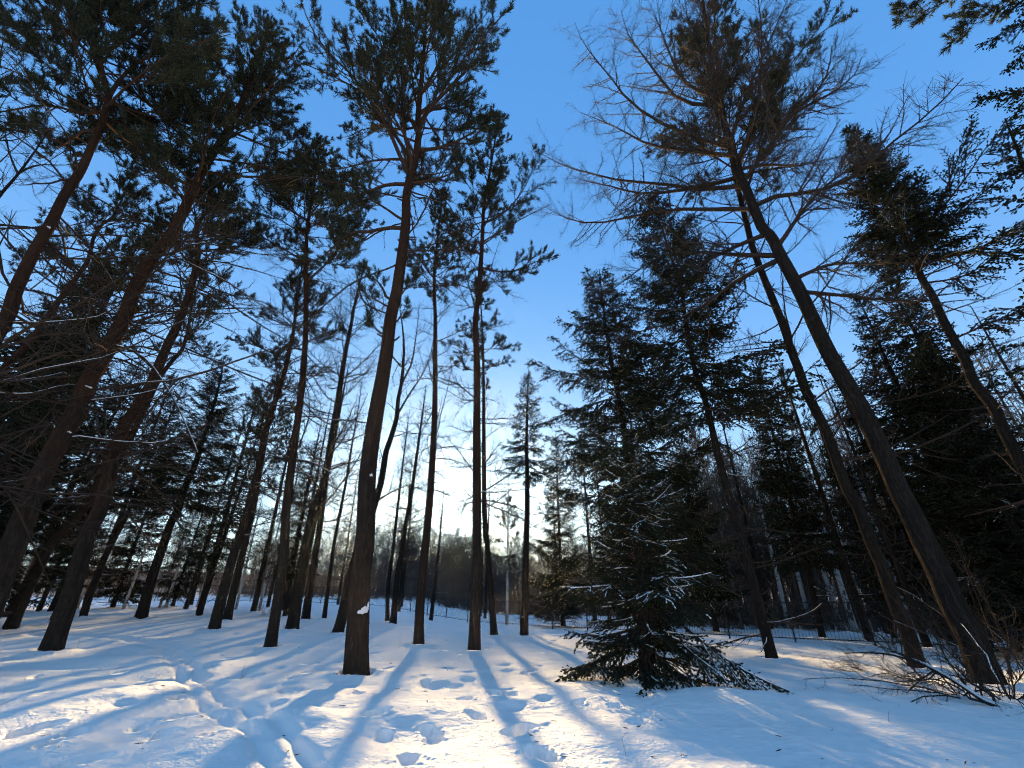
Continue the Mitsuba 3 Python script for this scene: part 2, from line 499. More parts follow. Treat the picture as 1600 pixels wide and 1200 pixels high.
def spruce(t, cb, cr, step=.32, whorl=4, detail=1.0, own=6, dead=10, snow=.0, shoot=.24, wd=.034, top_el=40, low_el=-14, limbs=(), bare=(), lr=.05, shape=.65, sweep=.22, hang=-.22, extra=1.0, rag=0.0, S=12):
    """Spruce: spire of drooping needled branches from height cb up; dead sticks below."""
    rng, H = t.rng, t.H
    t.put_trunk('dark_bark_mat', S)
    lev = np.arange(cb, H - .15, step)
    h = np.repeat(lev, whorl) + rng.normal(0, step * .3, len(lev) * whorl)
    h = np.clip(h, 0.15, H - .08)
    N = len(h)
    u = np.clip((h - cb) / (H - cb), 0, 1)
    az = rng.uniform(0, 7) + np.arange(N) * 2.399 + rng.normal(0, .3, N)
    L = np.maximum(cr * (1.0 - u) ** shape * rng.uniform(.62 - rag, 1.15 + rag * .4, N), .12)
    el = np.radians(low_el + (top_el - low_el) * u ** 1.3) + rng.normal(0, .10, N)
    K = 8
    P, R = from_trunk(t.trunk, t.tr, h, az, el, L, rng.uniform(.4, 1.4, N) * sweep, K, rng, jit=.06, rf=.3)
    R = np.minimum(R, .03)
    if limbs:
        P, R = cat2((P, R), resample(*t.traced(limbs, lr), K))
    t.put_limbs(P, R, 'limb_mat', own, 5)
    len1 = np.linalg.norm(np.diff(P, axis=1), axis=2).sum(1)
    P2, R2, i2 = sprout(P, R, rng, np.clip((len1 * 9 * detail).astype(int), 4, 28), .12, .98, lambda i, q: np.clip(len1[i] * .40 * (1.1 - q) + .06, .12, .95), .85, up=hang, curve=-.08, K=4, jit=.07, rmin=.003)
    len2 = np.linalg.norm(np.diff(P2, axis=1), axis=2).sum(1)
    P3, R3, _ = sprout(P2, R2, rng, np.clip((len2 * 13 * detail * extra).astype(int), 2, 11), .1, 1.0, lambda i, q: np.clip(shoot * (1.2 - .5 * q), .06, .4), .75, up=hang * .8, curve=-.05, K=3, jit=.05)
    # the branch ends themselves
    E1, _, _ = sprout(P, R, rng, np.clip((len1 * 5 * detail).astype(int), 2, 14), .35, 1.0, lambda i, q: 0 * q + shoot, .45, K=3, mode='round')
    S2 = resample(P2, R2, 3)[0]
    part(t.key, 'twigs', tubes(S2, R2[:, [0, 1, -1]], 3), 'twig_mat', smooth=False, stuff=True)
    part(t.key, 'needles', join([sprays(P3, rng, wd * 1.08, 1 if t.z > 9 else 2), sprays(E1, rng, wd), sprays(S2, rng, wd * 1.1)]), 'spruce_needle_mat', smooth=False, stuff=True)
    if snow > 0:
        pick = rng.random(len(P)) < snow
        if t.key.startswith('young'):
            pick[N:] &= rng.random(len(P) - N) < .5
        on2 = pick[i2] & (rng.random(len(P2)) < .8)
        sel3 = rng.random(len(P3)) < .35
        par = np.repeat(np.arange(len(P2)), np.clip((len2 * 13 * detail * extra).astype(int), 2, 11))
        s3 = on2[par] & sel3 | (rng.random(len(P3)) < .03)
        reach = np.hypot(P3[:, 0, 0] - t.base[0], P3[:, 0, 1] - t.base[1]) / (cr * np.clip(1 - (P3[:, 0, 2] - t.base[2] - cb) / (H - cb), .05, 1) ** shape)
        s3 = P3[s3 & (reach > .5)]
        reach2 = np.hypot(S2[:, 1, 0] - t.base[0], S2[:, 1, 1] - t.base[1]) / (cr * np.clip(1 - (S2[:, 1, 2] - t.base[2] - cb) / (H - cb), .05, 1) ** shape)
        on2 &= reach2 > .45
        caps = [sprays(s3, rng, wd * .75, 1, lift=.016), sprays(S2[on2], rng, wd * .8, 1, lift=.018), snow_on(P[pick][:, 3:], np.minimum(R[pick][:, 3:], .012) + .006, rng, .8, 1.0, .9)]
        part(t.key, 'snow_cap', join(caps), 'snow_cap_mat', smooth=False, stuff=True)
    if dead:
        hd = rng.uniform(min(.8, cb * .3), max(cb * 1.05, 1.2), dead)
        Ld = rng.uniform(.5, 1.0, dead) * cr * .9
        Pd, Rd = from_trunk(t.trunk, t.tr, hd, rng.uniform(0, 2 * np.pi, dead), np.radians(rng.uniform(-22, 12, dead)), Ld, rng.uniform(-.1, .2, dead), K, rng, jit=.10, rf=.25)
        Rd = np.minimum(Rd, .02)
        if bare:
            B = resample(*t.traced(bare, .035), K)
            t.put_limbs(*B, 'limb_mat', len(bare), 5, 'dead_limb')
            Pd, Rd, Ld = np.concatenate([Pd, B[0]]), np.concatenate([Rd, B[1]]), np.concatenate([Ld, np.linalg.norm(B[0][:, -1] - B[0][:, 0], axis=1)])
        Pe, Re, _ = sprout(Pd, Rd, rng, 8, .2, 1, lambda i, q: np.clip(Ld[i] * .35 * (1.2 - q), .15, .8), .8, up=-.05, K=4, mode='spray', jit=.14)
        part(t.key, 'dead_branches', join([tubes(Pd, Rd, 4), tubes(Pe[:, [0, 1, 3]], Re[:, [0, 1, 3]], 3)]), 'twig_mat', smooth=False, stuff=True)
        part(t.key, 'dead_branch_snow', snow_on(Pd, Rd, rng, .15, .8), 'snow_cap_mat', stuff=True)


def larch(t, cb, cr, n=60, limbs=(), lr=.05, detail=1.0, own=8, bark='dark_bark_mat', el0=-5, el1=45, curve=.25, fine=1.0, twig='larch_twig_mat', shape=.8, S=14, wander=.10, n3=7, snow=.12, l2=1.0):
    """A tree without leaves: long limbs with brushes of fine twigs."""
    rng, H = t.rng, t.H
    t.put_trunk(bark, S)
    K = 10
    u = np.sort(rng.random(n))
    h = cb + (H - cb) * u * .98
    L = np.maximum(cr * (1 - u) ** shape * rng.uniform(.5, 1.1, n), .25)
    az = np.arange(n) * 2.4 + rng.normal(0, .5, n)
    el = np.radians(el0 + (el1 - el0) * u) + rng.normal(0, .14, n)
    P, R = from_trunk(t.trunk, t.tr, h, az, el, L, rng.uniform(.2, 1.5, n) * curve, K, rng, jit=wander, rf=.32)
    R = np.minimum(R, .04)
    if limbs:
        P, R = cat2((P, R), resample(*t.traced(limbs, lr), K))
    t.put_limbs(P, R, 'limb_mat', own)
    len1 = np.linalg.norm(np.diff(P, axis=1), axis=2).sum(1)
    P2, R2, _ = sprout(P, R, rng, np.clip((len1 * 6 * detail).astype(int), 4, 34), .15, 1.0, lambda i, q: l2 * np.clip(len1[i] * .26 * (1.15 - q) + .1, .15, 1.1), .85, up=.03, curve=.08, K=5, mode='round', jit=.16, rmin=.004 * fine)
    len2 = np.linalg.norm(np.diff(P2, axis=1), axis=2).sum(1)
    P3, R3, _ = sprout(P2, R2, rng, np.clip((len2 * n3 * 1.6 * detail).astype(int), 3, 12), .15, 1.0, lambda i, q: np.clip(len2[i] * .45, .12, .4), .75, K=3, mode='round', jit=.14, rmin=.0035 * fine)
    part(t.key, 'twigs', join([tubes(P2[:, ::2], R2[:, ::2], 3), tubes(P3[:, ::2], R3[:, ::2], 3)]), twig, smooth=False, stuff=True)
    if snow:
        part(t.key, 'snow_cap', snow_on(P, R, rng, snow, .8), 'snow_cap_mat', stuff=True)

# ---------------------------------------------------------------- where each tree stands (feet and trunks as the photograph shows them)
trees = []


def plant(kind, seed, name, label, grow=None, **kw):
    t = Tree(seed, name, label, **kw)
    trees.append((kind, t, grow or {}))
    return t


PINES = 'tall pines of the grove'
plant('pine', 1, 'pine_tree', 'big pine leaning in from the left edge with an elbow near its top', anchor=(50, 400, 10.5), dia=.34,
      pts=[(9, 500), (26, 450), (50, 400), (79, 350), (104, 300), (121, 275), (145, 225), (157, 200), (164, 175), (170, 150), (162, 125), (152, 100), (140, 50)], top=(150, -110),
      grow=dict(cby=215, crx=250, n=58, limbs=[[(160, 172), (120, 176), (90, 166), (50, 166), (0, 175), (-60, 170)], [(172, 157), (200, 170), (240, 182), (275, 182), (300, 165)], [(160, 155), (110, 130), (60, 90), (20, 60)], [(150, 90), (200, 60), (260, 20), (330, 5)],
                                                [(120, 240), (80, 215), (30, 205), (-20, 190)], [(168, 150), (200, 110), (280, 70), (335, 40)]], dead=26, dense=1.4))
plant('pine', 2, 'pine_tree', 'reddish leaning pine at far left whose foot lies outside the picture', base=(-62, 1062), w=46,
      pts=[(10, 880), (41, 800), (67, 740), (87, 700), (114, 650), (136, 600), (165, 550), (193, 500), (211, 450), (240, 400), (265, 370), (279, 345), (301, 300), (313, 275), (350, 212), (372, 172)], top=(425, 25),
      grow=dict(cby=345, crx=165, n=56, dead=34, dense=1.3, limbs=[[(372, 172), (400, 130), (415, 80), (420, 50)], [(350, 212), (300, 200), (250, 190), (215, 200)], [(300, 300), (250, 280), (200, 270)], [(340, 230), (390, 200), (440, 190)]]))
plant('pine', 3, 'pine_tree', 'thick dark trunked pine standing left of the ski track, leaning right', base=(78, 1020), w=33,
      pts=[(103, 950), (119, 900), (130, 860), (139, 830), (155, 800), (169, 750), (179, 700), (190, 675), (211, 640), (236, 600), (257, 550), (281, 500), (298, 450), (309, 400), (310, 350), (330, 322)], top=(365, 265),
      grow=dict(cby=445, crx=95, n=44, dead=30, dense=1.3))
plant('pine', 4, 'pine_tree', 'slender curved pine whose stem passes behind the thick dark trunk left of the track', base=(14, 985), w=20,
      pts=[(42, 925), (64, 880), (82, 845), (101, 825), (134, 790), (151, 760), (200, 690), (228, 635), (250, 590), (268, 565), (285, 545), (293, 520), (299, 480)], top=(318, 420),
      grow=dict(cby=575, crx=70, n=30, dead=18))
plant('pine', 5, 'pine_tree', 'crooked pine behind the leftmost pine, its bark catching light on one side', anchor=(57, 520, 16.5), dia=.34,
      pts=[(7, 575), (32, 550), (57, 520), (92, 470), (122, 430), (135, 412), (142, 390), (147, 370), (160, 350), (175, 340)], top=(205, 275),
      grow=dict(cby=440, crx=95, n=34, dead=22))
plant('pine', 6, 'pine_tree', 'straight dark pine, the nearer of a close pair left of centre', base=(334, 983), w=19,
      pts=[(350, 920), (366, 863), (383, 812), (402, 740), (415, 675), (432, 620), (445, 580), (457, 525), (463, 480), (468, 440)], top=(478, 385),
      grow=dict(cby=600, crx=70, n=36, dead=30, dense=1.3))
plant('pine', 7, 'pine_tree', 'thinner pine standing close behind the right side of its dark neighbour, left of centre', base=(354, 971), w=15,
      pts=[(368, 912), (380, 862), (395, 800), (408, 730)], top=(432, 600), grow=dict(cby=720, crx=42, n=16, dead=14))
plant('pine', 8, 'pine_tree', 'slim pine with a bulging knot low on its trunk, left of the big centre pine', base=(422, 1013), w=20,
      pts=[(436, 925), (443, 875), (447, 800), (456, 725), (466, 650), (472, 600), (476, 550), (478, 500), (478, 400), (481, 350), (487, 312)], top=(502, 212),
      grow=dict(cby=410, crx=100, n=38, dead=34, limbs=[[(478, 395), (450, 390), (415, 394)], [(477, 410), (445, 390), (410, 370), (380, 340)], [(483, 345), (430, 310), (400, 262)], [(478, 440), (520, 400), (545, 360), (560, 340)], [(482, 340), (520, 300), (560, 280)]]))
plant('pine', 9, 'pine_tree', 'big centre pine with a snow patch on its broad trunk and a wide forked crown', base=(556, 1057), w=42,
      pts=[(558, 1000), (562, 925), (564, 900), (569, 860), (572, 800), (574, 750), (579, 700), (587, 650), (596, 600), (604, 550), (610, 500), (621, 450), (628, 400), (634, 350), (636, 300), (641, 275), (646, 262), (651, 237), (654, 212), (653, 187), (655, 162), (660, 110)], top=(668, -8),
      grow=dict(cby=250, crx=160, n=44, dead=12, dead_low=.45, own=14, lr=.085, S=24, dense=1.3,
                limbs=[[(640, 287), (646, 262), (641, 240), (632, 212), (631, 187), (626, 172), (630, 120), (625, 60), (620, 15)], [(646, 262), (632, 232), (612, 205), (595, 185), (583, 160), (560, 140), (500, 110), (450, 90)],
                       [(634, 287), (600, 290), (570, 303), (540, 312), (520, 322), (495, 328)], [(638, 287), (680, 280), (710, 268), (722, 255), (745, 250)],
                       [(628, 355), (600, 357), (570, 363), (550, 362), (530, 378), (505, 400), (490, 412)], [(628, 345), (616, 335), (590, 318), (560, 305), (515, 296)],
                       [(636, 275), (625, 245), (615, 217), (600, 190), (575, 150), (550, 117), (510, 80), (485, 40), (470, 0)], [(654, 200), (690, 168), (730, 180), (770, 205)], [(652, 235), (690, 230), (725, 215), (760, 190)],
                       [(655, 180), (700, 140), (740, 90), (755, 40)], [(640, 250), (590, 250), (540, 262), (510, 265)], [(655, 150), (690, 90), (710, 30)], [(632, 190), (590, 130), (560, 70), (545, 40)], [(612, 482), (590, 470), (562, 452)], [(604, 470), (590, 440), (560, 422)],
                       [(596, 522), (580, 505), (575, 498)], [(618, 505), (628, 490), (633, 478)], [(620, 470), (635, 450), (648, 435)]]))
plant('pine', 10, 'pine_tree', 'slim straight pine just left of the low sun', base=(654, 1009), w=18,
      pts=[(656, 950), (660, 900), (665, 850), (671, 787), (676, 712), (679, 650), (680, 575), (680, 500), (679, 425), (682, 388)], top=(692, 292),
      grow=dict(cby=485, crx=68, n=36, dead=26, dense=1.3))
plant('pine', 11, 'pine_tree', 'straight pine just right of the low sun with a long bare trunk', base=(741, 1019), w=22,
      pts=[(743, 950), (745, 900), (745, 800), (745, 712), (745, 625), (745, 562), (743, 500), (749, 450), (752, 400), (754, 362), (755, 337), (765, 270)], top=(782, 172),
      grow=dict(cby=410, crx=78, n=40, dead=22, dense=1.3, limbs=[[(752, 418), (790, 425), (830, 412), (862, 398)], [(755, 350), (790, 330), (830, 270), (838, 235)], [(750, 440), (790, 440), (820, 430)], [(752, 400), (720, 370), (690, 350)]]))
plant('pine', 12, 'pine_tree', 'thin pine close behind the right side of the trunk right of the sun', base=(772, 993), w=13,
      pts=[(767, 925), (762, 862), (757, 800), (756, 675), (755, 560)], top=(748, 432), grow=dict(cby=600, crx=52, n=32, dead=14, flat=1, dense=1.3))
plant('pine', 13, 'pine_tree', 'dark pine standing left behind the great larch at right, crown mingled with its limbs', base=(1435, 1046), w=25,
      pts=[(1418, 987), (1396, 937), (1379, 887), (1360, 845), (1344, 800), (1324, 765), (1307, 720), (1295, 685), (1272, 637), (1257, 605), (1247, 575), (1237, 550), (1225, 512), (1215, 487), (1205, 462), (1190, 425), (1177, 390), (1168, 355), (1150, 280)], top=(1115, -30),
      grow=dict(cby=290, crx=135, n=46, dead=26, own=10, dense=1.2, bark='dark_bark_mat', limbs=[[(1160, 320), (1200, 200), (1240, 100), (1290, 30)], [(1150, 270), (1210, 150), (1270, 60), (1330, 20)], [(1150, 250), (1120, 150), (1090, 60)]]))

plant('spruce', 21, 'spruce_tree', 'dark spruce at the left edge, trunk rising behind the slender curved pine', base=(8, 967), w=13, pts=[(60, 880), (92, 812), (117, 750), (140, 712), (160, 680)], top=(222, 560), grow=dict(cby=840, crx=75))
plant('spruce', 22, 'spruce_tree', 'spruce crossing the left edge behind the reddish leaning pine, the nearer of two', anchor=(37, 685, 13.5), dia=.24, pts=[(0, 725), (37, 685), (65, 640), (100, 580)], top=(165, 470), grow=dict(cby=660, crx=80))
plant('spruce', 23, 'spruce_tree', 'spruce crossing the left edge behind the reddish leaning pine, the farther of two', anchor=(27, 655, 17), dia=.24, pts=[(2, 690), (27, 655), (45, 620), (57, 595)], top=(100, 500), grow=dict(cby=680, crx=70))
plant('spruce', 24, 'spruce_tree', 'thin straight spruce between the thick left trunk and the double stemmed spruce', base=(130, 964), w=11, pts=[(140, 925), (160, 880), (180, 840), (202, 797), (215, 765), (225, 737), (250, 685)], top=(292, 592), grow=dict(cby=790, crx=45))
plant('spruce', 25, 'spruce_tree', 'double stemmed spruce with a dark broad crown, left of centre', base=(220, 966), w=19, pts=[(240, 895), (254, 855), (264, 825), (280, 792), (290, 760), (305, 725)], top=(350, 560),
      grow=dict(cby=800, crx=80, limbs=[[(240, 895), (254, 860), (270, 812), (284, 770), (300, 725)]], dead=18))
plant('spruce', 26, 'spruce_tree', 'thin spruce behind the close pair of dark pines, left of them', base=(310, 963), w=10, pts=[(332, 895), (350, 840), (363, 800), (372, 775), (390, 720)], top=(412, 650), grow=dict(cby=870, crx=40))
plant('spruce', 27, 'spruce_tree', 'small spire shaped spruce behind the slim pines left of the big centre pine', base=(446, 962), w=9, pts=[(460, 875), (472, 812)], top=(499, 678), grow=dict(cby=900, crx=36))
plant('spruce', 28, 'spruce_tree', 'spruce with a thin bare lower trunk right of the sun, snow dusted spire above', base=(819, 995), w=15, pts=[(821, 925), (822, 850), (824, 775), (823, 700)], top=(826, 575),
      grow=dict(cby=735, crx=42, snow=.25, dead=16, limbs=[[(822, 845), (860, 870), (900, 890)], [(822, 860), (790, 870), (760, 860)]], own=3))
plant('spruce', 29, 'spruce_tree', 'tall spruce rising behind the young snow dusted spruce, spire against the blue sky', base=(1032, 1015), w=22, pts=[(1000, 830), (970, 640), (955, 562), (945, 500)], top=(936, 420),
      grow=dict(cby=905, crx=125, snow=.12, step=.38, whorl=4, dead=12, sweep=.3, own=10, low_el=-10, hang=-.35, shape=.48,
                limbs=[[(955, 590), (900, 585), (850, 575), (826, 562)], [(965, 620), (900, 640), (850, 662)], [(962, 600), (1010, 590), (1062, 602)], [(950, 560), (1000, 540), (1045, 548)], [(985, 700), (900, 715), (848, 735)], [(975, 660), (1020, 655), (1075, 690)], [(948, 520), (905, 510), (872, 500)]]))
plant('spruce', 30, 'young_spruce', 'young snow dusted spruce with low boughs spread on the snow right of centre', base=(1012, 1074), w=26, top=(985, 650),
      grow=dict(cb=.45, crx=126, rag=.22, snow=.62, step=.18, whorl=5, dead=0, detail=1.35, shoot=.15, wd=.020, sweep=.22, low_el=-34, top_el=35, shape=.75, own=12,
                limbs=[[(1005, 985), (940, 1030), (868, 1064)], [(1070, 980), (1150, 1040), (1228, 1078)], [(1050, 990), (1110, 1040), (1165, 1068)], [(1010, 1000), (1050, 1050), (1085, 1080)]]))
plant('spruce', 31, 'spruce_tree', 'spruce with a long bare leaning trunk just right of the young snow dusted one', base=(1207, 1032), w=19, pts=[(1181, 925), (1162, 850), (1145, 795), (1132, 750), (1122, 712), (1105, 637), (1085, 575), (1071, 500), (1064, 450), (1050, 405)], top=(1012, 295),
      grow=dict(cby=655, crx=118, dead=26, step=.42, snow=.08, sweep=.28, shape=.5))
plant('spruce', 32, 'spruce_tree', 'dense dark spruce behind the fence right of centre, narrow and pointed', base=(1286, 1000), w=11, pts=[(1275, 950), (1267, 912)], top=(1178, 570), grow=dict(cby=880, crx=66, step=.27, whorl=5))
plant('spruce', 33, 'spruce_tree', 'crooked spruce at upper right with a bushy head and long boughs reaching right', anchor=(1508, 562, 11.5), dia=.30,
      pts=[(1567, 670), (1555, 640), (1537, 617), (1520, 595), (1508, 562), (1495, 540), (1476, 505), (1457, 462), (1440, 435), (1430, 402), (1400, 335)], top=(1322, 195),
      grow=dict(cby=405, crx=72, snow=.2, step=.22, whorl=5, dead=30, own=12, lr=.045, detail=1.35, wd=.024, shoot=.17, top_el=50, low_el=8,
                limbs=[[(1432, 400), (1440, 380), (1450, 357), (1465, 332), (1487, 307), (1507, 282), (1545, 225), (1575, 195), (1605, 165)], [(1440, 380), (1465, 330), (1500, 240), (1522, 187)], [(1440, 412), (1490, 345), (1550, 290), (1605, 250)],
                       [(1442, 415), (1480, 400), (1522, 392), (1575, 365), (1610, 340)],
                       [(1430, 402), (1380, 412), (1340, 416)], [(1450, 440), (1510, 430), (1560, 400), (1620, 385)], [(1490, 530), (1560, 500), (1640, 470)], [(1440, 435), (1400, 440), (1350, 470)], [(1455, 460), (1420, 480), (1385, 525)], [(1470, 500), (1440, 535), (1415, 590)], [(1400, 335), (1370, 360), (1330, 390)]],
                bare=[[(1470, 490), (1530, 470), (1620, 430)], [(1490, 530), (1560, 500), (1640, 470)], [(1440, 432), (1500, 410), (1580, 360), (1640, 320)], [(1500, 560), (1560, 540), (1640, 510)], [(1480, 510), (1420, 505), (1340, 520)], [(1460, 470), (1400, 470), (1330, 490)]]))
plant('spruce', 34, 'spruce_tree', 'dark spruce at the right edge with snow on its low boughs, beyond the shrub', base=(1640, 1028), w=20, pts=[(1522, 762), (1477, 662)], top=(1415, 545), grow=dict(cby=900, crx=95, snow=.25, step=.3))
plant('spruce', 35, 'spruce_tree', 'spruce reaching in from beyond the right edge with heavy hanging boughs', anchor=(1700, 640, 9.5), dia=.3, pts=[(1700, 640), (1650, 420)], top=(1570, 185),
      grow=dict(cby=760, crx=88, snow=.3, step=.55, whorl=3, dead=16))
plant('spruce', 36, 'spruce_tree', 'spruce whose boughs hang into the top right corner', anchor=(1760, 300, 8.5), dia=.3, pts=[(1760, 300), (1720, 160)], top=(1640, -160),
      grow=dict(cby=420, crx=90, n=0, step=.5, dead=0, snow=.1, detail=1.5, wd=.022, shoot=.15, limbs=[[(1700, -30), (1630, 20), (1580, 45), (1530, 70)], [(1700, 40), (1640, 60), (1600, 82), (1570, 112)], [(1710, 120), (1640, 140), (1580, 146), (1528, 158)], [(1690, -60), (1640, -20), (1590, 5), (1550, 12)]]))
plant('pine', 37, 'pine_tree', 'pine beyond the top right corner, only its hanging fronds in the picture', anchor=(1760, 100, 10), dia=.32, pts=[(1800, 250), (1760, 100)], top=(1640, -220),
      grow=dict(cby=-20, crx=100, n=8, dead=0, limbs=[[(1640, -90), (1560, -50), (1490, -5), (1440, 20), (1402, 36)], [(1650, -70), (1570, -20), (1520, 30), (1485, 68)], [(1650, -60), (1560, 10), (1500, 55)], [(1640, -100), (1530, -60), (1460, -15), (1410, 10)]], lr=.03))

plant('larch', 41, 'larch_tree', 'great bare larch at right with long rising limbs spread against the sky', base=(1545, 1070), w=46,
      pts=[(1519, 1000), (1491, 950), (1470, 900), (1445, 850), (1422, 800), (1409, 775), (1387, 725), (1366, 680), (1346, 640), (1320, 595), (1294, 550), (1270, 500), (1247, 450), (1220, 400), (1205, 370), (1190, 355), (1180, 330), (1166, 295), (1157, 275), (1145, 237), (1137, 212), (1122, 150), (1112, 100), (1105, 50)], top=(1090, -60),
      grow=dict(cby=300, crx=130, n=56, own=22, lr=.085, S=24, detail=1.5, l2=1.5, fine=1.5, n3=9,
                limbs=[[(1160, 292), (1120, 298), (1070, 293), (1040, 288), (1010, 285), (980, 284), (950, 278), (920, 270), (890, 262), (860, 248), (838, 236)], [(1150, 280), (1065, 297), (1010, 303), (985, 300), (960, 292), (920, 284), (895, 275)],
                       [(1175, 328), (1100, 327), (1040, 328), (1000, 335), (960, 345), (920, 349), (890, 343), (860, 328), (848, 320)], [(1145, 245), (1080, 236), (1030, 230), (1000, 220), (975, 205), (935, 187), (905, 175)],
                       [(1142, 232), (1060, 205), (1000, 172), (975, 150), (960, 128), (930, 92), (905, 55), (898, 35)], [(1125, 165), (1060, 155), (1030, 120), (1000, 80), (980, 50), (970, 15)], [(1122, 150), (1085, 140), (1060, 115), (1045, 80), (1030, 40), (1015, 5)],
                       [(1160, 285), (1205, 225), (1250, 165), (1280, 140), (1295, 105), (1300, 72)], [(1240, 178), (1258, 167), (1300, 145), (1330, 122), (1345, 92)], [(1160, 262), (1200, 258), (1260, 257), (1288, 250)],
                       [(1178, 322), (1200, 310), (1270, 300), (1320, 285), (1360, 255), (1390, 225), (1430, 195), (1470, 160), (1505, 122)], [(1218, 385), (1250, 335), (1290, 290), (1330, 262), (1360, 235)],
                       [(1218, 400), (1150, 398), (1100, 394), (1050, 397), (1020, 405), (1000, 420), (960, 450), (935, 468)], [(1218, 405), (1150, 440), (1110, 470), (1080, 490), (1050, 503), (1000, 518), (960, 530)],
                       [(1235, 440), (1290, 415), (1350, 412), (1420, 410)], [(1240, 455), (1320, 462), (1400, 470), (1460, 472)], [(1200, 365), (1150, 385), (1080, 420), (1010, 460)], [(1140, 225), (1165, 150), (1200, 70), (1230, 0)], [(1130, 200), (1110, 120), (1080, 50), (1070, 0)], [(1150, 255), (1180, 180), (1190, 90), (1185, 0)]]))
plant('larch', 42, 'larch_tree', 'bare larch with curved fine branches all along its trunk, left of the big centre pine', base=(456, 984), w=22, pts=[(466, 925), (478, 862), (492, 800), (510, 737), (520, 675), (530, 612), (540, 550), (550, 500), (552, 487), (562, 442)], top=(574, 405),
      grow=dict(cby=800, crx=120, n=64, fine=1.4, el0=5, el1=40, curve=.35, detail=.7, own=6, shape=.5))
plant('larch', 43, 'larch_tree', 'bare larch half hidden behind the larch left of the big centre pine', base=(477, 970), w=15, pts=[(485, 912), (497, 840), (512, 740)], top=(545, 570), grow=dict(cby=830, crx=70, n=40, detail=.6, own=3))
plant('larch', 44, 'larch_tree', 'thin bare larch between the curved branch larch and the big centre pine', base=(506, 969), w=8, pts=[(512, 925), (522, 850), (532, 797), (542, 745), (550, 695), (556, 662)], top=(566, 590), grow=dict(cby=880, crx=50, n=60, detail=.9, own=2, fine=1.8))
plant('larch', 45, 'larch_tree', 'thin far larch right of the big centre pine, left one of two', base=(605, 975), w=8, pts=[(607, 912), (615, 850), (622, 787), (631, 712)], top=(640, 640), grow=dict(cby=860, crx=38, n=60, detail=.9, own=2, fine=1.8))
plant('larch', 46, 'larch_tree', 'far larch with fine twigs right of the big centre pine, right one of two', base=(614, 977), w=12, pts=[(620, 907), (626, 870), (632, 830), (640, 787), (650, 720), (657, 670)], top=(666, 600), grow=dict(cby=880, crx=60, n=70, detail=1.0, own=3, fine=1.8))
plant('larch', 47, 'larch_tree', 'thin bare larch seen under the sun between the two sunlit pines', base=(673, 970), w=7, pts=[(681, 900), (688, 830)], top=(694, 760), grow=dict(cby=930, crx=50, n=44, detail=.9, own=2, fine=1.8))
plant('larch', 48, 'larch_tree', 'bare larch between the dark pine and the great larch at right', base=(1452, 1017), w=13, pts=[(1407, 895), (1392, 857), (1377, 815)], top=(1285, 590), grow=dict(cby=900, crx=90, n=46, detail=.7, own=3))
plant('larch', 49, 'larch_tree', 'thin dark larch right of the great larch, bare stem against the sky gap', base=(1545, 1000), w=11, pts=[(1462, 750), (1437, 695), (1412, 635), (1400, 607)], top=(1352, 505), grow=dict(cby=800, crx=90, n=46, detail=.7, own=3))
plant('larch', 51, 'broadleaf_tree', 'bare leaning broadleaf tree whose foot shows left behind the big centre pine', base=(527, 990), w=19, pts=[(533, 970), (545, 912), (587, 782), (597, 745), (602, 712), (612, 680), (620, 650), (622, 625), (627, 600), (630, 570)], top=(624, 480),
      grow=dict(cby=720, crx=45, n=14, el0=30, el1=60, detail=.5, own=6, lr=.07, twig='twig_mat', limbs=[[(620, 650), (640, 615), (662, 582), (672, 555), (680, 520)], [(587, 785), (620, 765), (650, 755), (672, 757)], [(590, 780), (598, 740), (590, 690)], [(626, 600), (645, 560), (652, 510), (655, 470)]]))
plant('larch', 52, 'broadleaf_tree', 'pale branched bare tree reaching in at the left edge above the lit pine', anchor=(-40, 370, 10), dia=.16, pts=[(-40, 370), (0, 305), (30, 270)], top=(75, 205),
      grow=dict(cby=330, crx=90, n=10, el0=20, el1=50, detail=.6, own=6, lr=.05, twig='twig_mat', limbs=[[(30, 270), (60, 258), (100, 258), (125, 255)], [(0, 305), (-20, 250), (-5, 120), (10, 40)], [(28, 272), (10, 220), (8, 180)]]))

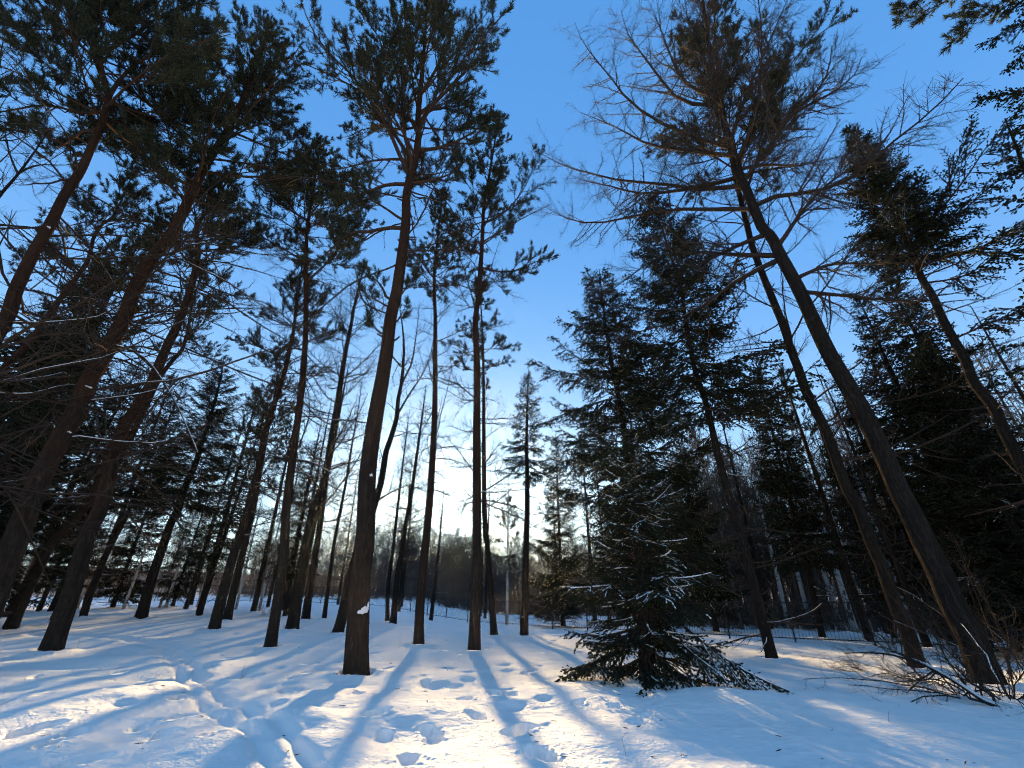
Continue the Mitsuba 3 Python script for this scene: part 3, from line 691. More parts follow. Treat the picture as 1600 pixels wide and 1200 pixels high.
# trees farther back, their tops hidden among the crowns
BACK = [
    ('spruce', (-70, 985), 15.0, 2.3), ('spruce', (60, 955), 13.0, 2.2), ('spruce', (175, 950), 14.0, 2.1), ('spruce', (268, 951), 11.5, 1.9), ('pine', (395, 958), 15.0, 2.0), ('spruce', (-160, 1000), 18, 2.8),
    ('pine', (20, 952), 19.0, 2.6), ('pine', (-120, 990), 22.0, 2.8), ('spruce', (880, 980), 12.5, 2.2), ('spruce', (1120, 988), 11.5, 2.0),
    ('spruce', (1490, 1012), 12.0, 2.2), ('spruce', (1592, 1026), 13.0, 2.5), ('pine', (1360, 1004), 12.0, 2.0), ('spruce', (1560, 998), 15.0, 2.6), 
    ('spruce', (1690, 1036), 13.0, 2.4), ('pine', (930, 975), 14.0, 2.0), ('spruce', (1400, 1000), 9.0, 1.8)]
BACK_LABELS = [
    'dark spruce beyond the left edge, boughs behind the reddish leaning pine', 'dark spruce behind the slender curved pine at left', 'dark spruce behind the thin straight spruce at left', 'dark spruce behind the double stemmed spruce',
    'far pine behind the thinner of the close pair of pines', 'tall spruce farthest out beyond the left edge', 'far pine behind the spruces at the left edge', 'tall far pine beyond the left edge', 'spruce behind the fence left of the young snow dusted spruce',
    'spruce behind the fence hidden by the young snow dusted spruce', 'spruce beyond the fence right of the great larch\'s trunk', 'spruce by the fence at the right edge behind the shrubs', 
    'far pine beyond the fence between two dark trunks at right', 'tall spruce beyond the fence at the right edge', 'spruce beyond the right edge whose boughs fill the space under the long bare limbs', 'far pine behind the tall spruce right of centre', 'small spruce beyond the fence left of the dark leaning pine']
BIRCH = [((192, 953), 9, 9, -.2), ((249, 950), 7, 9, .0), ((258, 952), 7, 10, .1), ((276, 938), 5, 8, 0), ((288, 937), 5, 8, 0), ((308, 949), 5, 9, .1), ((120, 951), 7, 9, .2), ((12, 950), 8, 9, .3), ((792, 977), 9, 10, .1), ((368, 953), 5, 9, .0), ((80, 928), 5, 8, .2), ((404, 956), 5, 9, .1),
         ((1338, 990), 11, 14, 0), ((1362, 996), 9, 14, .2), ((1315, 985), 7, 13, -.2), ((1235, 985), 6, 12, .1), ((1428, 992), 8, 13, .0), ((1188, 980), 6, 11, .1), ((1268, 984), 6, 12, .1)]
BIRCH_LABELS = ['white birch trunk left of the double stemmed spruce', 'left one of twin white birches right of the double stemmed spruce', 'right one of twin white birches right of the double stemmed spruce', 'thin pale birch far behind the twin birches, left one',
                'thin pale birch far behind the twin birches, right one', 'pale birch left of the close pair of pines', 'pale birch behind the thick dark trunk at left', 'pale birch at the left edge behind the slender pine', 'white birch trunk by the fence right of the sun',
                'slim birch right behind the close pair of pines', 'thin birch on the far snow at the left', 'slim birch left of the pine with the knot', 'grey birch between the dark pine and the bare leaning spruce trunk, stouter of two',
                'grey birch between the dark pine and the bare leaning spruce trunk, slighter of two', 'thin birch beyond the fence left of the two grey birches', 'thin birch behind the bare leaning spruce trunk', 'birch beyond the fence behind the dark pine at right', 'thin birch behind the fence right of the young spruce',
                'thin birch beside the dense dark spruce beyond the fence']
FILL = [('spruce', -31, 33, 15), ('pine', -27, 31, 17), ('larch', -24, 36, 15), ('pine', -21, 33, 17), ('larch', -19, 38, 13), ('larch', -16, 34, 15), ('pine', -30, 25, 19), ('spruce', -34, 27, 18), ('larch', -12.5, 37, 14), ('spruce', -40, 36, 18), ('pine', -17.5, 29.5, 16),
        ('larch', -27, 41, 15), ('larch', -9, 39, 13), ('pine', -24, 20, 19), ('spruce', -29, 19, 17), ('larch', -21, 40, 15), ('larch', -15, 42, 12), ('larch', -25, 27, 16), ('pine', -36, 31, 20), ('larch', -14, 31, 15)]
FILL_R = [('larch', -2.2, 40, 12), ('larch', 1.2, 44, 12), ('larch', -10.2, 45, 14), ('larch', 3.6, 39, 11), ('pine', -.6, 50, 12), ('larch', -3.0, 47, 11), ('larch', 10.5, 31, 13), ('larch', 14, 27, 14), ('larch', 18, 24, 13), ('larch', 21, 26, 16), ('spruce', 25, 22, 16), ('larch', 6.5, 33, 12), ('larch', 22, 17, 14), ('larch', 17.5, 20.5, 14), ('spruce', 29, 26, 18), ('spruce', 9, 36, 11), ('larch', 25, 15, 14)]
FILL_LABEL = {'spruce': 'dark spruce in the stand that fills the left background', 'pine': 'tall pine in the stand that fills the left background', 'larch': 'bare larch in the stand that fills the left background'}
copies = []            # (kind, number of the pattern, foot, scale, label)
for i, (k, b, h, r) in enumerate(BACK):
    copies.append((k, i, on_ground(*b), h / 14.0, BACK_LABELS[i]))
for i, (b, w, h, ln) in enumerate(BIRCH):
    copies.append(('birch', i, on_ground(*b), h / 10.0, BIRCH_LABELS[i]))
for i, (k, x, y, h) in enumerate(FILL + FILL_R):
    left = i < len(FILL)
    copies.append((k, i + 1, np.array([x, y, float(g0(x, y))]), h / 14.0, FILL_LABEL[k] if left else FILL_LABEL[k].replace('left', 'middle' if abs(x) < 11 and y > 38 else 'right')))
for _, _, b, sc, _ in copies:
    mounds.append((b[0], b[1], .15 * sc))

# ---------------------------------------------------------------- snow ground
PRINTS = [(729, 1092, 1), (739, 1120, 1.1), (671, 1145, 1.25), (816, 1142, 1.2), (589, 1125, .9), (706, 1068, .9), (681, 1071, .9), (664, 1064, .8), (844, 1184, 1.25), (800, 1088, .6), (772, 1084, .8), (697, 1015, .8), (680, 1016, .8), (720, 1022, .6),
          (475, 1050, 1), (441, 1076, 1), (477, 1035, .9), (507, 1032, .9), (607, 1042, .9), (280, 1092, .9), (282, 1120, 1), (250, 1152, 1.2), (218, 1137, .9), (175, 1086, .9), (55, 1142, 1.0), (110, 1150, 1.0), (80, 1170, 1.0), (120, 1192, 1.0), (12, 1100, 1.0),
         
          (600, 1150, .8), (640, 1190, .9), (560, 1090, .7), (833, 1046, .8), (820, 1050, .6), (650, 1030, .6), (575, 1020, .7), (590, 1010, .6), (860, 1005, .7), (885, 1015, .7), (850, 1020, .6),
          (905, 1100, .7), (960, 1105, .6), (1010, 1120, .5), (510, 1010, .7), (540, 1002, .6), (720, 1000, .5), (700, 995, .5), (905, 1020, .7), (230, 1060, .8), (190, 1050, .8), (60, 1060, .8), (330, 1165, .8)]
TRACK = [(470, 1215), (405, 1150), (380, 1132), (345, 1102), (320, 1078), (295, 1048), (275, 1022), (262, 1010), (230, 1004), (185, 997), (120, 991), (60, 990)]
LUMPS = [(428, 1138, .55, .12), (372, 1172, .6, .06), (330, 1150, .6, .05), (250, 1180, .8, .07), (395, 1110, .8, .07), (505, 1095, .9, .08), (120, 1110, 1.0, .08), (60, 1180, .6, .10), (200, 1120, .7, .06), (620, 1110, .9, .05), (570, 1160, .8, .06), (950, 1075, 1.2, .10), (1130, 1090, 1.2, .10), (1060, 1100, 1.0, .06), (870, 1085, .9, .04)]


def polyline_distance(x, y, line):
    best, side = np.full(x.shape, 1e9), np.zeros(x.shape)
    for a, b in zip(line[:-1], line[1:]):
        d = b - a
        L = np.hypot(*d)
        s = np.clip(((x - a[0]) * d[0] + (y - a[1]) * d[1]) / L ** 2, 0, 1)
        ex, ey = x - a[0] - s * d[0], y - a[1] - s * d[1]
        r = np.hypot(ex, ey)
        sg = (d[0] * (y - a[1]) - d[1] * (x - a[0])) / L
        side = np.where(r < best, sg, side)
        best = np.minimum(best, r)
    return best, side


def relief(x, y):
    q = lambda s, k: np.stack([x / s, y / s, np.full(x.shape, k)], -1)
    left = 1 - sstep(-1.5, 2.5, x)
    near = 1 - sstep(14, 32, np.hypot(x, y))
    h = .20 * (meshkit.fbm(q(4.5, 1.5), 2, 1) - .5) + (.075 + .15 * left) * (meshkit.noise(q(1.25, 4.5), 2) - .5) * (.45 + .55 * near)
    h = h + (.018 + .040 * left) * (meshkit.noise(q(.48, 7.5), 4) - .5) + .015 * (meshkit.noise(q(.17, 2.5), 6) - .5) * near + .009 * (meshkit.noise(q(.075, 3.5), 7) - .5) * near
    w = meshkit.fbm(np.stack([x / .9 + 40, y / .35, 0 * x], -1), 2, 12) - .5
    h = h + .030 * w * near
    rg = np.random.default_rng(77)
    for px, py, s in PRINTS:
        c = on_ground(px, py)
        a = rg.uniform(-.5, .5) + math.pi / 2
        rx, ry, dep = .115 * s * rg.uniform(.85, 1.15), .165 * s * rg.uniform(.8, 1.25), .13 * s ** .5 * rg.uniform(.7, 1.15)
        m = (np.abs(x - c[0]) < 1) & (np.abs(y - c[1]) < 1)
        if not m.any():
            continue
        ex, ey = x[m] - c[0], y[m] - c[1]
        u, v = ex * math.cos(a) + ey * math.sin(a), -ex * math.sin(a) + ey * math.cos(a)
        edge = .045 * (meshkit.fbm(np.stack([ex * 9, ey * 9, 0 * ex + px], -1), 3, 9) - .5)
        pit = np.zeros(u.shape)
        for q in range(4):
            ou, ov = (q - 1.4) * ry * .55, rg.normal(0, rx * .22)
            rr = rx * rg.uniform(.55, 1.0)
            d_ = np.hypot((u - ou) * .8, v - ov) + edge - rr
            pit = np.maximum(pit, (1 - sstep(-.035, .028, d_)) * rg.uniform(.65, 1.1))
        h[m] += -dep * pit * (.85 + .3 * meshkit.noise(np.stack([ex * 16, ey * 16, 0 * ex + py], -1), 3))
        crumb = meshkit.noise(np.stack([ex * 22, ey * 22, 0 * ex + px], -1), 5)
        h[m] += .030 * np.exp(-((np.hypot(u * .7, v) - rx * 1.5) / .07) ** 2) * np.clip(crumb - .45, 0, 1)
    for _ in range(330):                                              # old prints, half filled
        cx, cy = rg.uniform(-12, 9), rg.uniform(6.5, 32)
        rr, dep = rg.uniform(.10, .24), rg.uniform(.02, .065)
        m = (np.abs(x - cx) < .8) & (np.abs(y - cy) < .8)
        if m.any():
            ex, ey = x[m] - cx, y[m] - cy
            h[m] -= dep * np.exp(-((ex ** 2 + (ey * rg.uniform(.6, 1.1)) ** 2) / rr ** 2) ** 1.5)
    line = [on_ground(*p)[:2] for p in TRACK]
    d, s = polyline_distance(x, y, line)
    lump = meshkit.noise(np.stack([x / .33, y / .33, 0 * x], -1), 21)
    rut = np.exp(-((np.abs(s) - .17) / .085) ** 2) * (d < .7)
    h = h - .065 * rut * (.5 + .9 * lump) - .035 * np.exp(-(d / .36) ** 2) + .02 * np.exp(-((d - .62) / .22) ** 2) + .035 * (lump - .5) * np.exp(-(d / .5) ** 2)
    for px, py, r, a in LUMPS:
        c = on_ground(px, py)
        h = h + a * np.exp(-((x - c[0]) ** 2 + ((y - c[1]) * 1.2) ** 2) / r ** 2)
    for bx, by, r in mounds:
        dd = np.hypot(x - bx, y - by)
        h = h + (.12 * np.exp(-((dd - r) / .5) ** 2) - .14 * np.exp(-((dd - r * 1.1) / .10) ** 2)) * (dd < 4)
    return h


def ground_z(x, y):
    x, y = np.atleast_1d(np.asarray(x, float)), np.atleast_1d(np.asarray(y, float))
    return g0(x, y) + relief(x, y) * (1 - sstep(60, 110, np.hypot(x, y)))


rad = [0.4]
while rad[-1] < 320:
    r = rad[-1]
    rad.append(r * (1.09 if r < 3.8 else 1.006 if r < 12 else 1.012 if r < 30 else 1.02 if r < 60 else 1.06))
rad = np.array(rad)
fine = np.radians(np.arange(-60, 60.01, .22))
ang = np.concatenate([fine, np.radians(np.arange(63, 299, 4.0))])
A_, R_ = np.meshgrid(ang, rad)
X_, Y_ = R_ * np.sin(A_), R_ * np.cos(A_)
Z_ = ground_z(X_.ravel(), Y_.ravel()).reshape(X_.shape)
na = len(ang)
i_, j_ = np.meshgrid(np.arange(len(rad) - 1), np.arange(na), indexing='ij')
o_, o2_ = i_ * na + j_, i_ * na + (j_ + 1) % na
quads = np.stack([o_, o_ + na, o2_ + na, o2_], -1).reshape(-1, 4)
gv = np.stack([X_, Y_, Z_], -1).reshape(-1, 3)
cap = np.stack([np.full(na, len(gv)), (np.arange(na)), (np.arange(na) + 1) % na], -1)
gv = np.vstack([gv, [[0, 0, float(Z_[0].mean())]]])
gf = np.vstack([quads[:, [0, 2, 1]], quads[:, [0, 3, 2]], cap])
gf = gf[:, ::-1] if np.cross(gv[gf[0, 1]] - gv[gf[0, 0]], gv[gf[0, 2]] - gv[gf[0, 0]])[2] < 0 else gf
scene['snow_ground'] = mikit.ply((gv, gf), 'snow_mat', smooth=True)
labels['snow_ground'] = {'label': 'snow covered ground with footprints, a ski track and long blue shadows', 'category': 'snow', 'kind': 'structure'}

# a low wooded hill closes the view
def hill_colour(p, n, uv):
    k = noise(p.x * .9, p.y * .9, p.z * .7)
    return mix((0.07, 0.055, 0.045), (0.22, 0.19, 0.175), k * noise(p.x * .11, p.y * .11, p.z * .2) * 1.6)


scene['hill_mat'] = {'type': 'twosided', 'bsdf': {'type': 'diffuse', 'reflectance': mikit.proc(hill_colour)}}
ha = np.radians(np.arange(0, 360, .75))
hr = np.array([150, 160, 175, 190, 205, 225, 260, 320.0])
HA, HR = np.meshgrid(ha, hr)
hx, hy = HR * np.sin(HA), HR * np.cos(HA)
hz = g0(hx, hy) - 2 + 6.5 * sstep(150, 235, HR) * (.75 + .5 * meshkit.fbm(np.stack([hx / 60, hy / 60, 0 * hx], -1), 3, 5)) + 1.6 * (meshkit.noise(np.stack([hx / 4, hy / 4, 0 * hx], -1), 6) - .5)
nh = len(ha)
i_, j_ = np.meshgrid(np.arange(len(hr) - 1), np.arange(nh), indexing='ij')
hq = np.stack([i_ * nh + j_, i_ * nh + (j_ + 1) % nh, (i_ + 1) * nh + (j_ + 1) % nh, (i_ + 1) * nh + j_], -1).reshape(-1, 4)
scene['hill'] = mikit.ply((np.stack([hx, hy, hz], -1).reshape(-1, 3), hq), 'hill_mat', smooth=True)
labels['hill'] = {'label': 'low brown wooded hill behind the far trees', 'category': 'hill', 'kind': 'structure'}

# ---------------------------------------------------------------- grow the trees
for kind, t, g in trees:
    g = dict(g)
    if 'cby' in g:
        g['cb'] = t.h_of(g.pop('cby'))
    g['cb'] = min(g['cb'], t.H * .93)
    if 'crx' in g:
        g['cr'] = t.m(g.pop('crx'), .5 * (g['cb'] + t.H))
    if kind != 'pine':
        if kind == 'spruce':
            g.pop('n', None)
    if kind == 'pine':
        pine(t, **g)
    elif kind == 'spruce':
        spruce(t, **g)
    elif kind == 'larch':
        larch(t, **g)
    else:
        larch(t, bark='birch_bark_mat', **g)

def stuck_snow(t, px, py, w, hgt):
    """A patch of snow stuck on a trunk where the photograph shows one (w and hgt in its pixels)."""
    import trimesh
    c = facing(t.base, px, py)
    j = int(np.argmin(np.abs(t.trunk[:, 2] - c[2])))
    ax, r = t.trunk[j], t.tr[j]
    u = t.z / FPX
    off = np.clip((c - ax)[:2] @ np.array([t.base[1], -t.base[0]]) / np.hypot(*t.base[:2]), -r * .9, r * .9)
    th = math.asin(off / r)
    toc = -unit(np.array([t.base[0], t.base[1], 0.0]))
    side = np.array([t.base[1], -t.base[0], 0.0]) / np.hypot(*t.base[:2])
    nrm = math.cos(th) * toc + math.sin(th) * side
    tan = np.cross(Z, nrm)
    s_ = trimesh.creation.icosphere(subdivisions=3)
    v = np.array(s_.vertices)
    k = .35 + 1.25 * meshkit.fbm(v * 2.4 + px, 3, 4)[:, None] ** 1.3
    v = v * k
    p = np.array([ax[0], ax[1], c[2]]) + nrm * r * .96 + v[:, :1] * tan * w * u * .5 + v[:, 1:2] * Z * hgt * u * .5 + v[:, 2:] * nrm * .022
    part(t.key, 'stuck_snow', (p, np.array(s_.faces)), 'snow_cap_mat')


named = {t.key: t for _, t, _ in trees}
big = next(t for _, t, _ in trees if t.label.startswith('big centre pine'))
for a in ((564, 956, 11, 6), (570, 953, 12, 12), (575, 948, 5, 16), (575, 1003, 5, 16), (574, 1022, 4, 10), (580, 745, 6, 5)):
    stuck_snow(big, *a)
for lab, a in (('reddish leaning', (138, 608, 12, 4)), ('reddish leaning', (108, 678, 8, 3)), ('great bare larch', (1530, 1050, 16, 4)), ('big pine leaning', (75, 358, 8, 6)), ('big pine leaning', (66, 400, 5, 4))):
    stuck_snow(next(t for _, t, _ in trees if t.label.startswith(lab)), *a)

# trees of the background: a few patterns, each copy turned and scaled
patterns = {}
for kind, nv, H_ in (('spruce', 3, 14.0), ('pine', 2, 14.0), ('birch', 3, 10.0), ('larch', 3, 14.0)):
    for v in range(nv):
        t = Tree(700 + v, 'pattern', '', base=(0, 0, 0), w=1, dia={'spruce': .30, 'pine': .30, 'birch': .20, 'larch': .26}[kind], height=H_, lean=[.25, -.3, .1][v])
        mounds.pop()
        if kind == 'spruce':
            spruce(t, cb=[1.6, 2.4, 1.2][v], cr=[2.3, 2.0, 2.6][v], own=2, dead=14, step=.36)
        elif kind == 'pine':
            pine(t, cb=[6.5, 8.0][v], cr=[2.0, 2.4][v], own=3, n=24, dead=16)
        elif kind == 'larch':
            larch(t, cb=[3.0, 4.0, 2.2][v], cr=[2.4, 2.1, 2.0][v], n=50, own=2, S=10, detail=.9, fine=1.7, el0=0, el1=45, curve=.3, shape=.6)
        else:
            larch(t, cb=2.8, cr=[1.7, 1.4, 1.9][v], bark='birch_bark_mat', n=26, el0=25, el1=55, detail=.6, own=2, S=9, wander=.16, twig='twig_mat', snow=0)
        del labels[t.key]
        mine = {}
        for k in [k for k in scene if k.startswith(t.key + '__')]:
            mine[k[len(t.key):]] = (f'pattern_{kind}_{v}{k[len(t.key):]}'.replace('__', '_'), labels.pop(k, None))
            scene[mine[k[len(t.key):]][0]] = {'type': 'shapegroup', 'shape': scene.pop(k)}
            _count.clear()
        patterns[kind, v] = mine
for kind, i, b, sc, lab in copies:
    key = numbered(kind + '_tree')
    labels[key] = {'label': lab, 'category': 'tree'}
    if 'stand that fills' in lab:
        labels[key]['group'] = 'background ' + kind + ('es' if kind == 'larch' else 's') + (' at left' if 'left' in lab else ' in the middle' if 'middle' in lab else ' at right')
    nv = max(v for k, v in patterns if k == kind) + 1
    tw_ = T().translate([float(b[0]), float(b[1]), float(b[2])]).rotate([0, 0, 1], (i * 137.5) % 360).scale([sc, sc, sc])
    for sub, (gid, lb) in patterns[kind, i % nv].items():
        scene[key + sub] = {'type': 'instance', 'g': {'type': 'ref', 'id': gid}, 'to_world': tw_}
        if lb:
            labels[key + sub] = dict(lb)

# ---------------------------------------------------------------- iron fence
FENCE = [(18.5, 11.2), (12.5, 17.4), (2.3, 28.2), (-8.5, 41.0), (-20, 46), (-46, 50)]
FH = 1.38
labels['iron_fence'] = {'label': 'dark iron picket fence crossing the snow behind the trees', 'category': 'fence'}
walk = []
for (x0, y0), (x1, y1) in zip(FENCE[:-1], FENCE[1:]):
    n = max(int(round(math.hypot(x1 - x0, y1 - y0) / 2.7)), 1)
    for k in range(n):
        walk.append((x0 + (x1 - x0) * k / n, y0 + (y1 - y0) * k / n))
walk.append(FENCE[-1])
wz = ground_z([p[0] for p in walk], [p[1] for p in walk])
F = np.array([[p[0], p[1], z] for p, z in zip(walk, wz)])


def rod(a, b, r, S=4):
    return tubes(np.array([[a, b]]), np.array([[r, r]]), S)


for p in F:
    cap_ = tubes(np.array([[p - Z * .2, p + Z * (FH + .06), p + Z * (FH + .10)]]), np.array([[.032, .032, .004]]), 6)
    part('iron_fence', 'post', cap_, 'fence_mat', smooth=False)
for a, b in zip(F[:-1], F[1:]):
    part('iron_fence', 'rail', rod(a + Z * (FH - .03), b + Z * (FH - .03), .016), 'fence_mat', smooth=False)
    part('iron_fence', 'rail', rod(a + Z * .14, b + Z * .14, .016), 'fence_mat', smooth=False)
    m = int(np.linalg.norm(b - a) / .115)
    u = (np.arange(m) + .5) / m
    c = a + (b - a) * u[:, None]
    pk = np.stack([c + Z * .10, c + Z * (FH + .02)], 1)
    part('iron_fence', 'pickets', tubes(pk, np.full((m, 2), .0075), 3), 'fence_mat', smooth=False, stuff=True)

# ---------------------------------------------------------------- shrubs, fallen branch, dry stalks
def shrub(seed, px, py, n, L, label, spread=(15, 75), toward=None, snow=.25, name='bare_shrub', r=.012):
    rng = np.random.default_rng(seed)
    key = numbered(name)
    labels[key] = {'label': label, 'category': 'shrub'}
    b = on_ground(px, py)
    b[2] = ground_z(b[0], b[1])[0] - .08
    az = rng.uniform(0, 2 * np.pi, n) if toward is None else rng.normal(toward, .7, n)
    el = np.radians(rng.uniform(*spread, n))
    d = np.stack([np.cos(el) * np.cos(az), np.cos(el) * np.sin(az), np.sin(el)], -1)
    K = 9
    s = np.linspace(0, 1, K)
    ln = L * rng.uniform(.5, 1.1, n)
    wob = np.cumsum(np.cumsum(rng.normal(size=(n, K, 3)), axis=1), axis=1) * .12 / K
    P = b + rng.normal(0, .12, (n, 1, 3)) * [1, 1, 0] + ln[:, None, None] * (d[:, None] * s[None, :, None] + Z * (-.28 * np.cos(el)[:, None] * s ** 2)[:, :, None] + wob - wob[:, :1])
    R = (r * ln / L)[:, None] * (1 - .75 * s) + .002
    for i in range(n):
        part(key, 'stem', tubes(P[i:i + 1], R[i:i + 1], 5), 'limb_mat')
    P2, R2, _ = sprout(P, R, rng, 9, .2, 1, lambda i, q: np.clip(ln[i] * .4 * (1.2 - q), .1, .8), .7, up=.05, K=5, mode='round', jit=.2, rmin=.0025)
    P3, R3, _ = sprout(P2, R2, rng, 4, .2, 1, lambda i, q: 0 * q + .2, .7, K=3, mode='round', jit=.15, rmin=.002)
    part(key, 'twigs', join([tubes(P2, R2, 3), tubes(P3, R3, 3)]), 'twig_mat', smooth=False, stuff=True)
    part(key, 'snow_cap', snow_on(P, R, rng, snow, 1.2), 'snow_cap_mat', stuff=True)


PI = math.pi
shrub(301, 1575, 1090, 14, 2.6, 'bare shrub of many stems at the right edge by the great larch', spread=(25, 80))
shrub(302, 1520, 1084, 12, 2.4, 'bare shrub arching left from the foot of the great larch', spread=(5, 45), toward=PI * .95)
shrub(303, 1440, 1062, 12, 1.8, 'tangled bare shrub in front of the dark pine at right', spread=(5, 50), toward=PI)
shrub(304, 1375, 1050, 9, 1.3, 'low bare shrub on the snow left of the dark pine at right', spread=(5, 55), toward=PI * .9, r=.008)
shrub(305, 1600, 1060, 12, 2.8, 'bare shrub half out of the right edge behind the great larch', spread=(30, 85))
shrub(306, 1490, 1030, 10, 2.4, 'bare shrub between the dark pine and the great larch', spread=(25, 80))
shrub(307, 415, 962, 7, 1.1, 'pale dry weeds on the far snow left of the knotted pine', spread=(45, 85), r=.006, snow=0)
shrub(308, 1400, 1010, 10, 2.6, 'bare bush at the fence behind the dark pine', spread=(35, 85))
shrub(309, 1545, 1035, 10, 2.6, 'bare bush behind the great larch\'s foot', spread=(35, 85))


def laid(points, r0, lift):
    p = np.array([on_ground(*q) for q in points])
    p[:, 2] = ground_z(p[:, 0], p[:, 1]) + np.array(lift)
    return smooth_line(p, .12)


labels['fallen_branch'] = {'label': 'snow topped fallen branch arching across the shrubs to the great larch', 'category': 'branch'}
fb = laid([(1640, 1118), (1545, 1098), (1500, 1090), (1450, 1078), (1400, 1066), (1330, 1056)], .04, [.0, .05, .28, .45, .50, .42])
fr = np.linspace(.038, .010, len(fb))
part('fallen_branch', 'stem', tubes(fb[None], fr[None], 7), 'limb_mat')
rng_ = np.random.default_rng(9)
f2, r2, _ = sprout(fb[None], fr[None], rng_, 16, .15, 1, lambda i, q: 1.0 * (1.3 - q), .7, up=.0, K=6, mode='round', jit=.2, rmin=.004)
f3, r3, _ = sprout(f2, r2, rng_, 6, .2, 1, lambda i, q: .3 + 0 * q, .7, K=4, mode='round', jit=.2)
part('fallen_branch', 'twigs', join([tubes(f2, r2, 4), tubes(f3, r3, 3)]), 'twig_mat', smooth=False, stuff=True)
part('fallen_branch', 'snow_cap', tubes((fb + Z * .028)[None][:, 4:-6], (fr * .85)[None][:, 4:-6], 6), 'snow_cap_mat')


def stalk(px, py, lines, label, r=.004):
    """Bare stalks in the snow; lines: (sideways, towards the camera, up) in metres from the foot."""
    b = on_ground(px, py)
    b[2] = ground_z(b[0], b[1])[0]
    key = numbered('dry_stalk')
    ms = []
    for l in lines:
        p = smooth_line(np.array([b + np.array([a, -c, u]) for a, c, u in l]), .03)
        ms.append(tubes(p[None], np.linspace(r, r * .5, len(p))[None], 5))
    scene[key] = mikit.ply(join(ms), 'wood_mat', smooth=True)
    labels[key] = {'label': label, 'category': 'stalk'}


stalk(119, 1013, [[(0, 0, -.1), (.03, 0, .12), (.02, .02, .24), (-.06, .03, .33)]], 'single bent stalk right of the thick dark trunk at left', .006)
stalk(377, 1056, [[(0, 0, -.1), (.01, 0, .15), (.03, .02, .30)], [(0, 0, -.05), (.08, 0, .12), (.17, -.03, .26)], [(.03, 0, .05), (.10, .02, .13)]], 'forked dry stalk in the snow right of the ski track', .004)
stalk(984, 1184, [[(0, 0, -.1), (-.05, 0, .08), (-.06, .02, .15), (-.03, .03, .19), (.0, .03, .2)]], 'thin curled grass stalk in the foreground snow, right of centre', .0025)
stalk(478, 1084, [[(0, 0, -.05), (.02, 0, .06)], [(0, 0, -.05), (-.04, 0, .05)], [(0, 0, -.05), (.06, .02, .05)], [(-.02, 0, -.05), (-.08, 0, .04)]], 'small tuft of dry grass tips below the big centre pine', .003)
stalk(945, 1076, [[(0, 0, -.1), (-.02, 0, .12), (-.05, .02, .22)]], 'dark stick before the left foot of the young spruce', .008)
stalk(1148, 1087, [[(0, 0, -.06), (-.06, 0, .05), (-.16, 0, .06)], [(0, 0, -.06), (.05, .0, .06), (.09, .0, .02)]], 'broken twig lying before the right foot of the young spruce', .007)
stalk(623, 1014, [[(0, 0, -.1), (.01, 0, .2), (.015, .01, .45)]], 'thin upright stalk between the big centre pine and the pine left of the sun', .004)
stalk(1388, 1128, [[(0, 0, -.1), (.02, 0, .07), (.05, .02, .12)]], 'tiny stalk on the shaded snow below the shrubs', .003)

# ---------------------------------------------------------------- bark flakes and bits of twig on the snow
rl = np.random.default_rng(88)
n = 420
lx, ly = rl.uniform(-10, 9, n), 5.5 + 22 * rl.random(n) ** 1.7
for k in range(0, n, 2):
    bx, by, br = mounds[rl.integers(0, 30)]
    q, w_ = rl.uniform(0, 7), br + .1 + rl.exponential(.5)
    lx[k], ly[k] = bx + w_ * math.cos(q), by + w_ * math.sin(q)
a_ = rl.uniform(0, 7, n)
l_ = rl.uniform(.012, .05, n)
c_ = np.stack([lx, ly, ground_z(lx, ly) + .004], -1)
e_ = np.stack([np.cos(a_), np.sin(a_), rl.normal(0, .15, n)], -1) * l_[:, None]
scene['bark_litter'] = mikit.ply(tubes(np.stack([c_ - e_, c_ + rl.normal(0, .004, (n, 3)), c_ + e_], 1), np.stack([l_ * 0 + .002, rl.uniform(.002, .007, n), l_ * 0 + .002], 1), 4), 'limb_mat', smooth=False)
labels['bark_litter'] = {'label': 'scattered dark flakes of bark and twig on the snow', 'category': 'litter', 'kind': 'stuff'}

# ---------------------------------------------------------------- far wood and undergrowth
def bare_tree_mesh(seed, H, n=22, sides=5):
    rng = np.random.default_rng(seed)
    tp = smooth_line(np.array([[0, 0, -.3], [rng.normal(0, .15), rng.normal(0, .15), H * .5], [rng.normal(0, .4), rng.normal(0, .4), H]]), .8)
    tr = np.linspace(.10, .012, len(tp))
    h = H * (.15 + .83 * rng.random(n))
    P, R = from_trunk(tp, tr, h, rng.uniform(0, 7, n), np.radians(rng.uniform(15, 65, n)), H * .24 * (1.15 - h / H) * rng.uniform(.6, 1.2, n) + .3, .2, 5, rng, jit=.15)
    P2, R2, _ = sprout(P, R, rng, 7, .2, 1, lambda i, q: .9 * (1.2 - q), .7, up=.2, K=3, mode='round', jit=.15, rmin=.012)
    P3, R3, _ = sprout(P2, R2, rng, 3, .2, 1, lambda i, q: .4 + 0 * q, .7, up=.1, K=2, mode='round', jit=.1, rmin=.010)
    return join([tubes(tp[None], tr[None], sides), tubes(P, R, 3), tubes(P2, R2, 3), tubes(P3, R3, 3)])


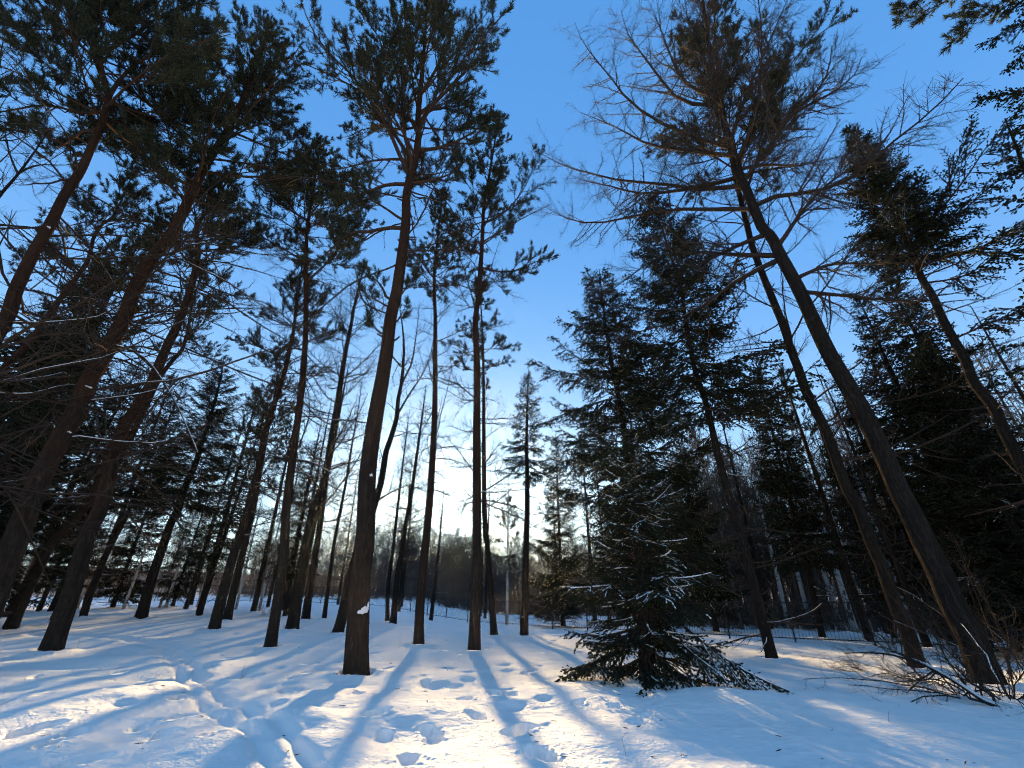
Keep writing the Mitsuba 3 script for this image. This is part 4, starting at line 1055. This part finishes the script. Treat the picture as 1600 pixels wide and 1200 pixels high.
def bush_mesh(seed, H):
    rng = np.random.default_rng(seed)
    n = 30
    az, el = rng.uniform(0, 7, n), np.radians(rng.uniform(40, 88, n))
    d = np.stack([np.cos(el) * np.cos(az), np.cos(el) * np.sin(az), np.sin(el)], -1)
    s = np.linspace(0, 1, 5)
    P = rng.normal(0, .5, (n, 1, 3)) * [1, 1, 0] + H * rng.uniform(.5, 1.1, (n, 1, 1)) * d[:, None] * s[None, :, None] + rng.normal(0, .05, (n, 5, 3)) - Z * .1
    R = np.full((n, 5), .016) * (1 - .6 * s)
    P2, R2, _ = sprout(P, R, rng, 7, .2, 1, lambda i, q: .6 * (1.2 - q), .6, up=.3, K=3, mode='round', jit=.15, rmin=.006)
    return join([tubes(P, R, 3), tubes(P2, R2, 3)])


rngw = np.random.default_rng(4242)
for i in range(6):
    scene[f'wood_group_{i}'] = {'type': 'shapegroup', 'shape': mikit.ply(bare_tree_mesh(900 + i, 9.0), 'wood_mat', smooth=False)}
for i in range(3):
    scene[f'brush_group_{i}'] = {'type': 'shapegroup', 'shape': mikit.ply(bush_mesh(950 + i, 2.2), 'wood_mat', smooth=False)}
labels['far_wood'] = {'label': 'far bare wood closing the view beyond the fence', 'category': 'wood', 'kind': 'stuff'}
labels['undergrowth'] = {'label': 'bare brown undergrowth beyond the fence', 'category': 'undergrowth', 'kind': 'stuff'}


def behind_fence(x, y, gap):
    fx, fy = np.array([p[0] for p in FENCE[::-1]]), np.array([p[1] for p in FENCE[::-1]])
    return y > np.interp(x, fx, fy, left=50, right=9) + gap


c1 = c2 = 0
for _ in range(14000):
    a = rngw.uniform(-64, 64) if rngw.random() < .6 else rngw.normal(-2, 16)
    right = float(sstep(5, 22, a))
    r = rngw.uniform(56 - 25 * right, 112 - 45 * right)
    x, y = r * math.sin(math.radians(a)), r * math.cos(math.radians(a))
    if not behind_fence(x, y, 10 - 4 * right):
        continue
    z = float(g0(x, y))
    if rngw.random() < .55 and c1 < 1000:
        s = rngw.uniform(.75, 1.15) * (.92 + .45 * right)
        c1 += 1
        scene[f'far_wood__{c1:03d}'] = {'type': 'instance', 'g': {'type': 'ref', 'id': f'wood_group_{c1 % 6}'}, 'to_world': T().translate([x, y, z]).rotate([0, 0, 1], rngw.uniform(0, 360)).scale([s, s, s])}
    elif c2 < 900:
        s = rngw.uniform(.7, 1.3)
        c2 += 1
        scene[f'undergrowth__{c2:03d}'] = {'type': 'instance', 'g': {'type': 'ref', 'id': f'brush_group_{c2 % 3}'}, 'to_world': T().translate([x, y, z]).rotate([0, 0, 1], rngw.uniform(0, 360)).scale([s, s, s])}
    if c1 >= 1000 and c2 >= 900:
        break
# ---------------------------------------------------------------- frosty air
scene['frosty_air'] = {'type': 'homogeneous', 'albedo': {'type': 'rgb', 'value': [0.97, 0.97, 0.97]}, 'sigma_t': 0.00009, 'phase': {'type': 'hg', 'g': 0.93}}
scene['haze'] = {'type': 'cube', 'to_world': T().translate([0, 0, 19]).scale([330, 330, 22]), 'bsdf': {'type': 'null'}, 'interior': {'type': 'ref', 'id': 'frosty_air'}}
labels['haze'] = {'label': 'thin frosty air glowing round the sun', 'category': 'haze', 'kind': 'stuff'}
scene['camera']['medium'] = {'type': 'ref', 'id': 'frosty_air'}
if __name__ == '__main__':
    tot = sum(len(v[1]) for v in meshkit.WRITTEN.values())
    print('triangles', tot, 'entries', len(scene), 'far', c1, c2)
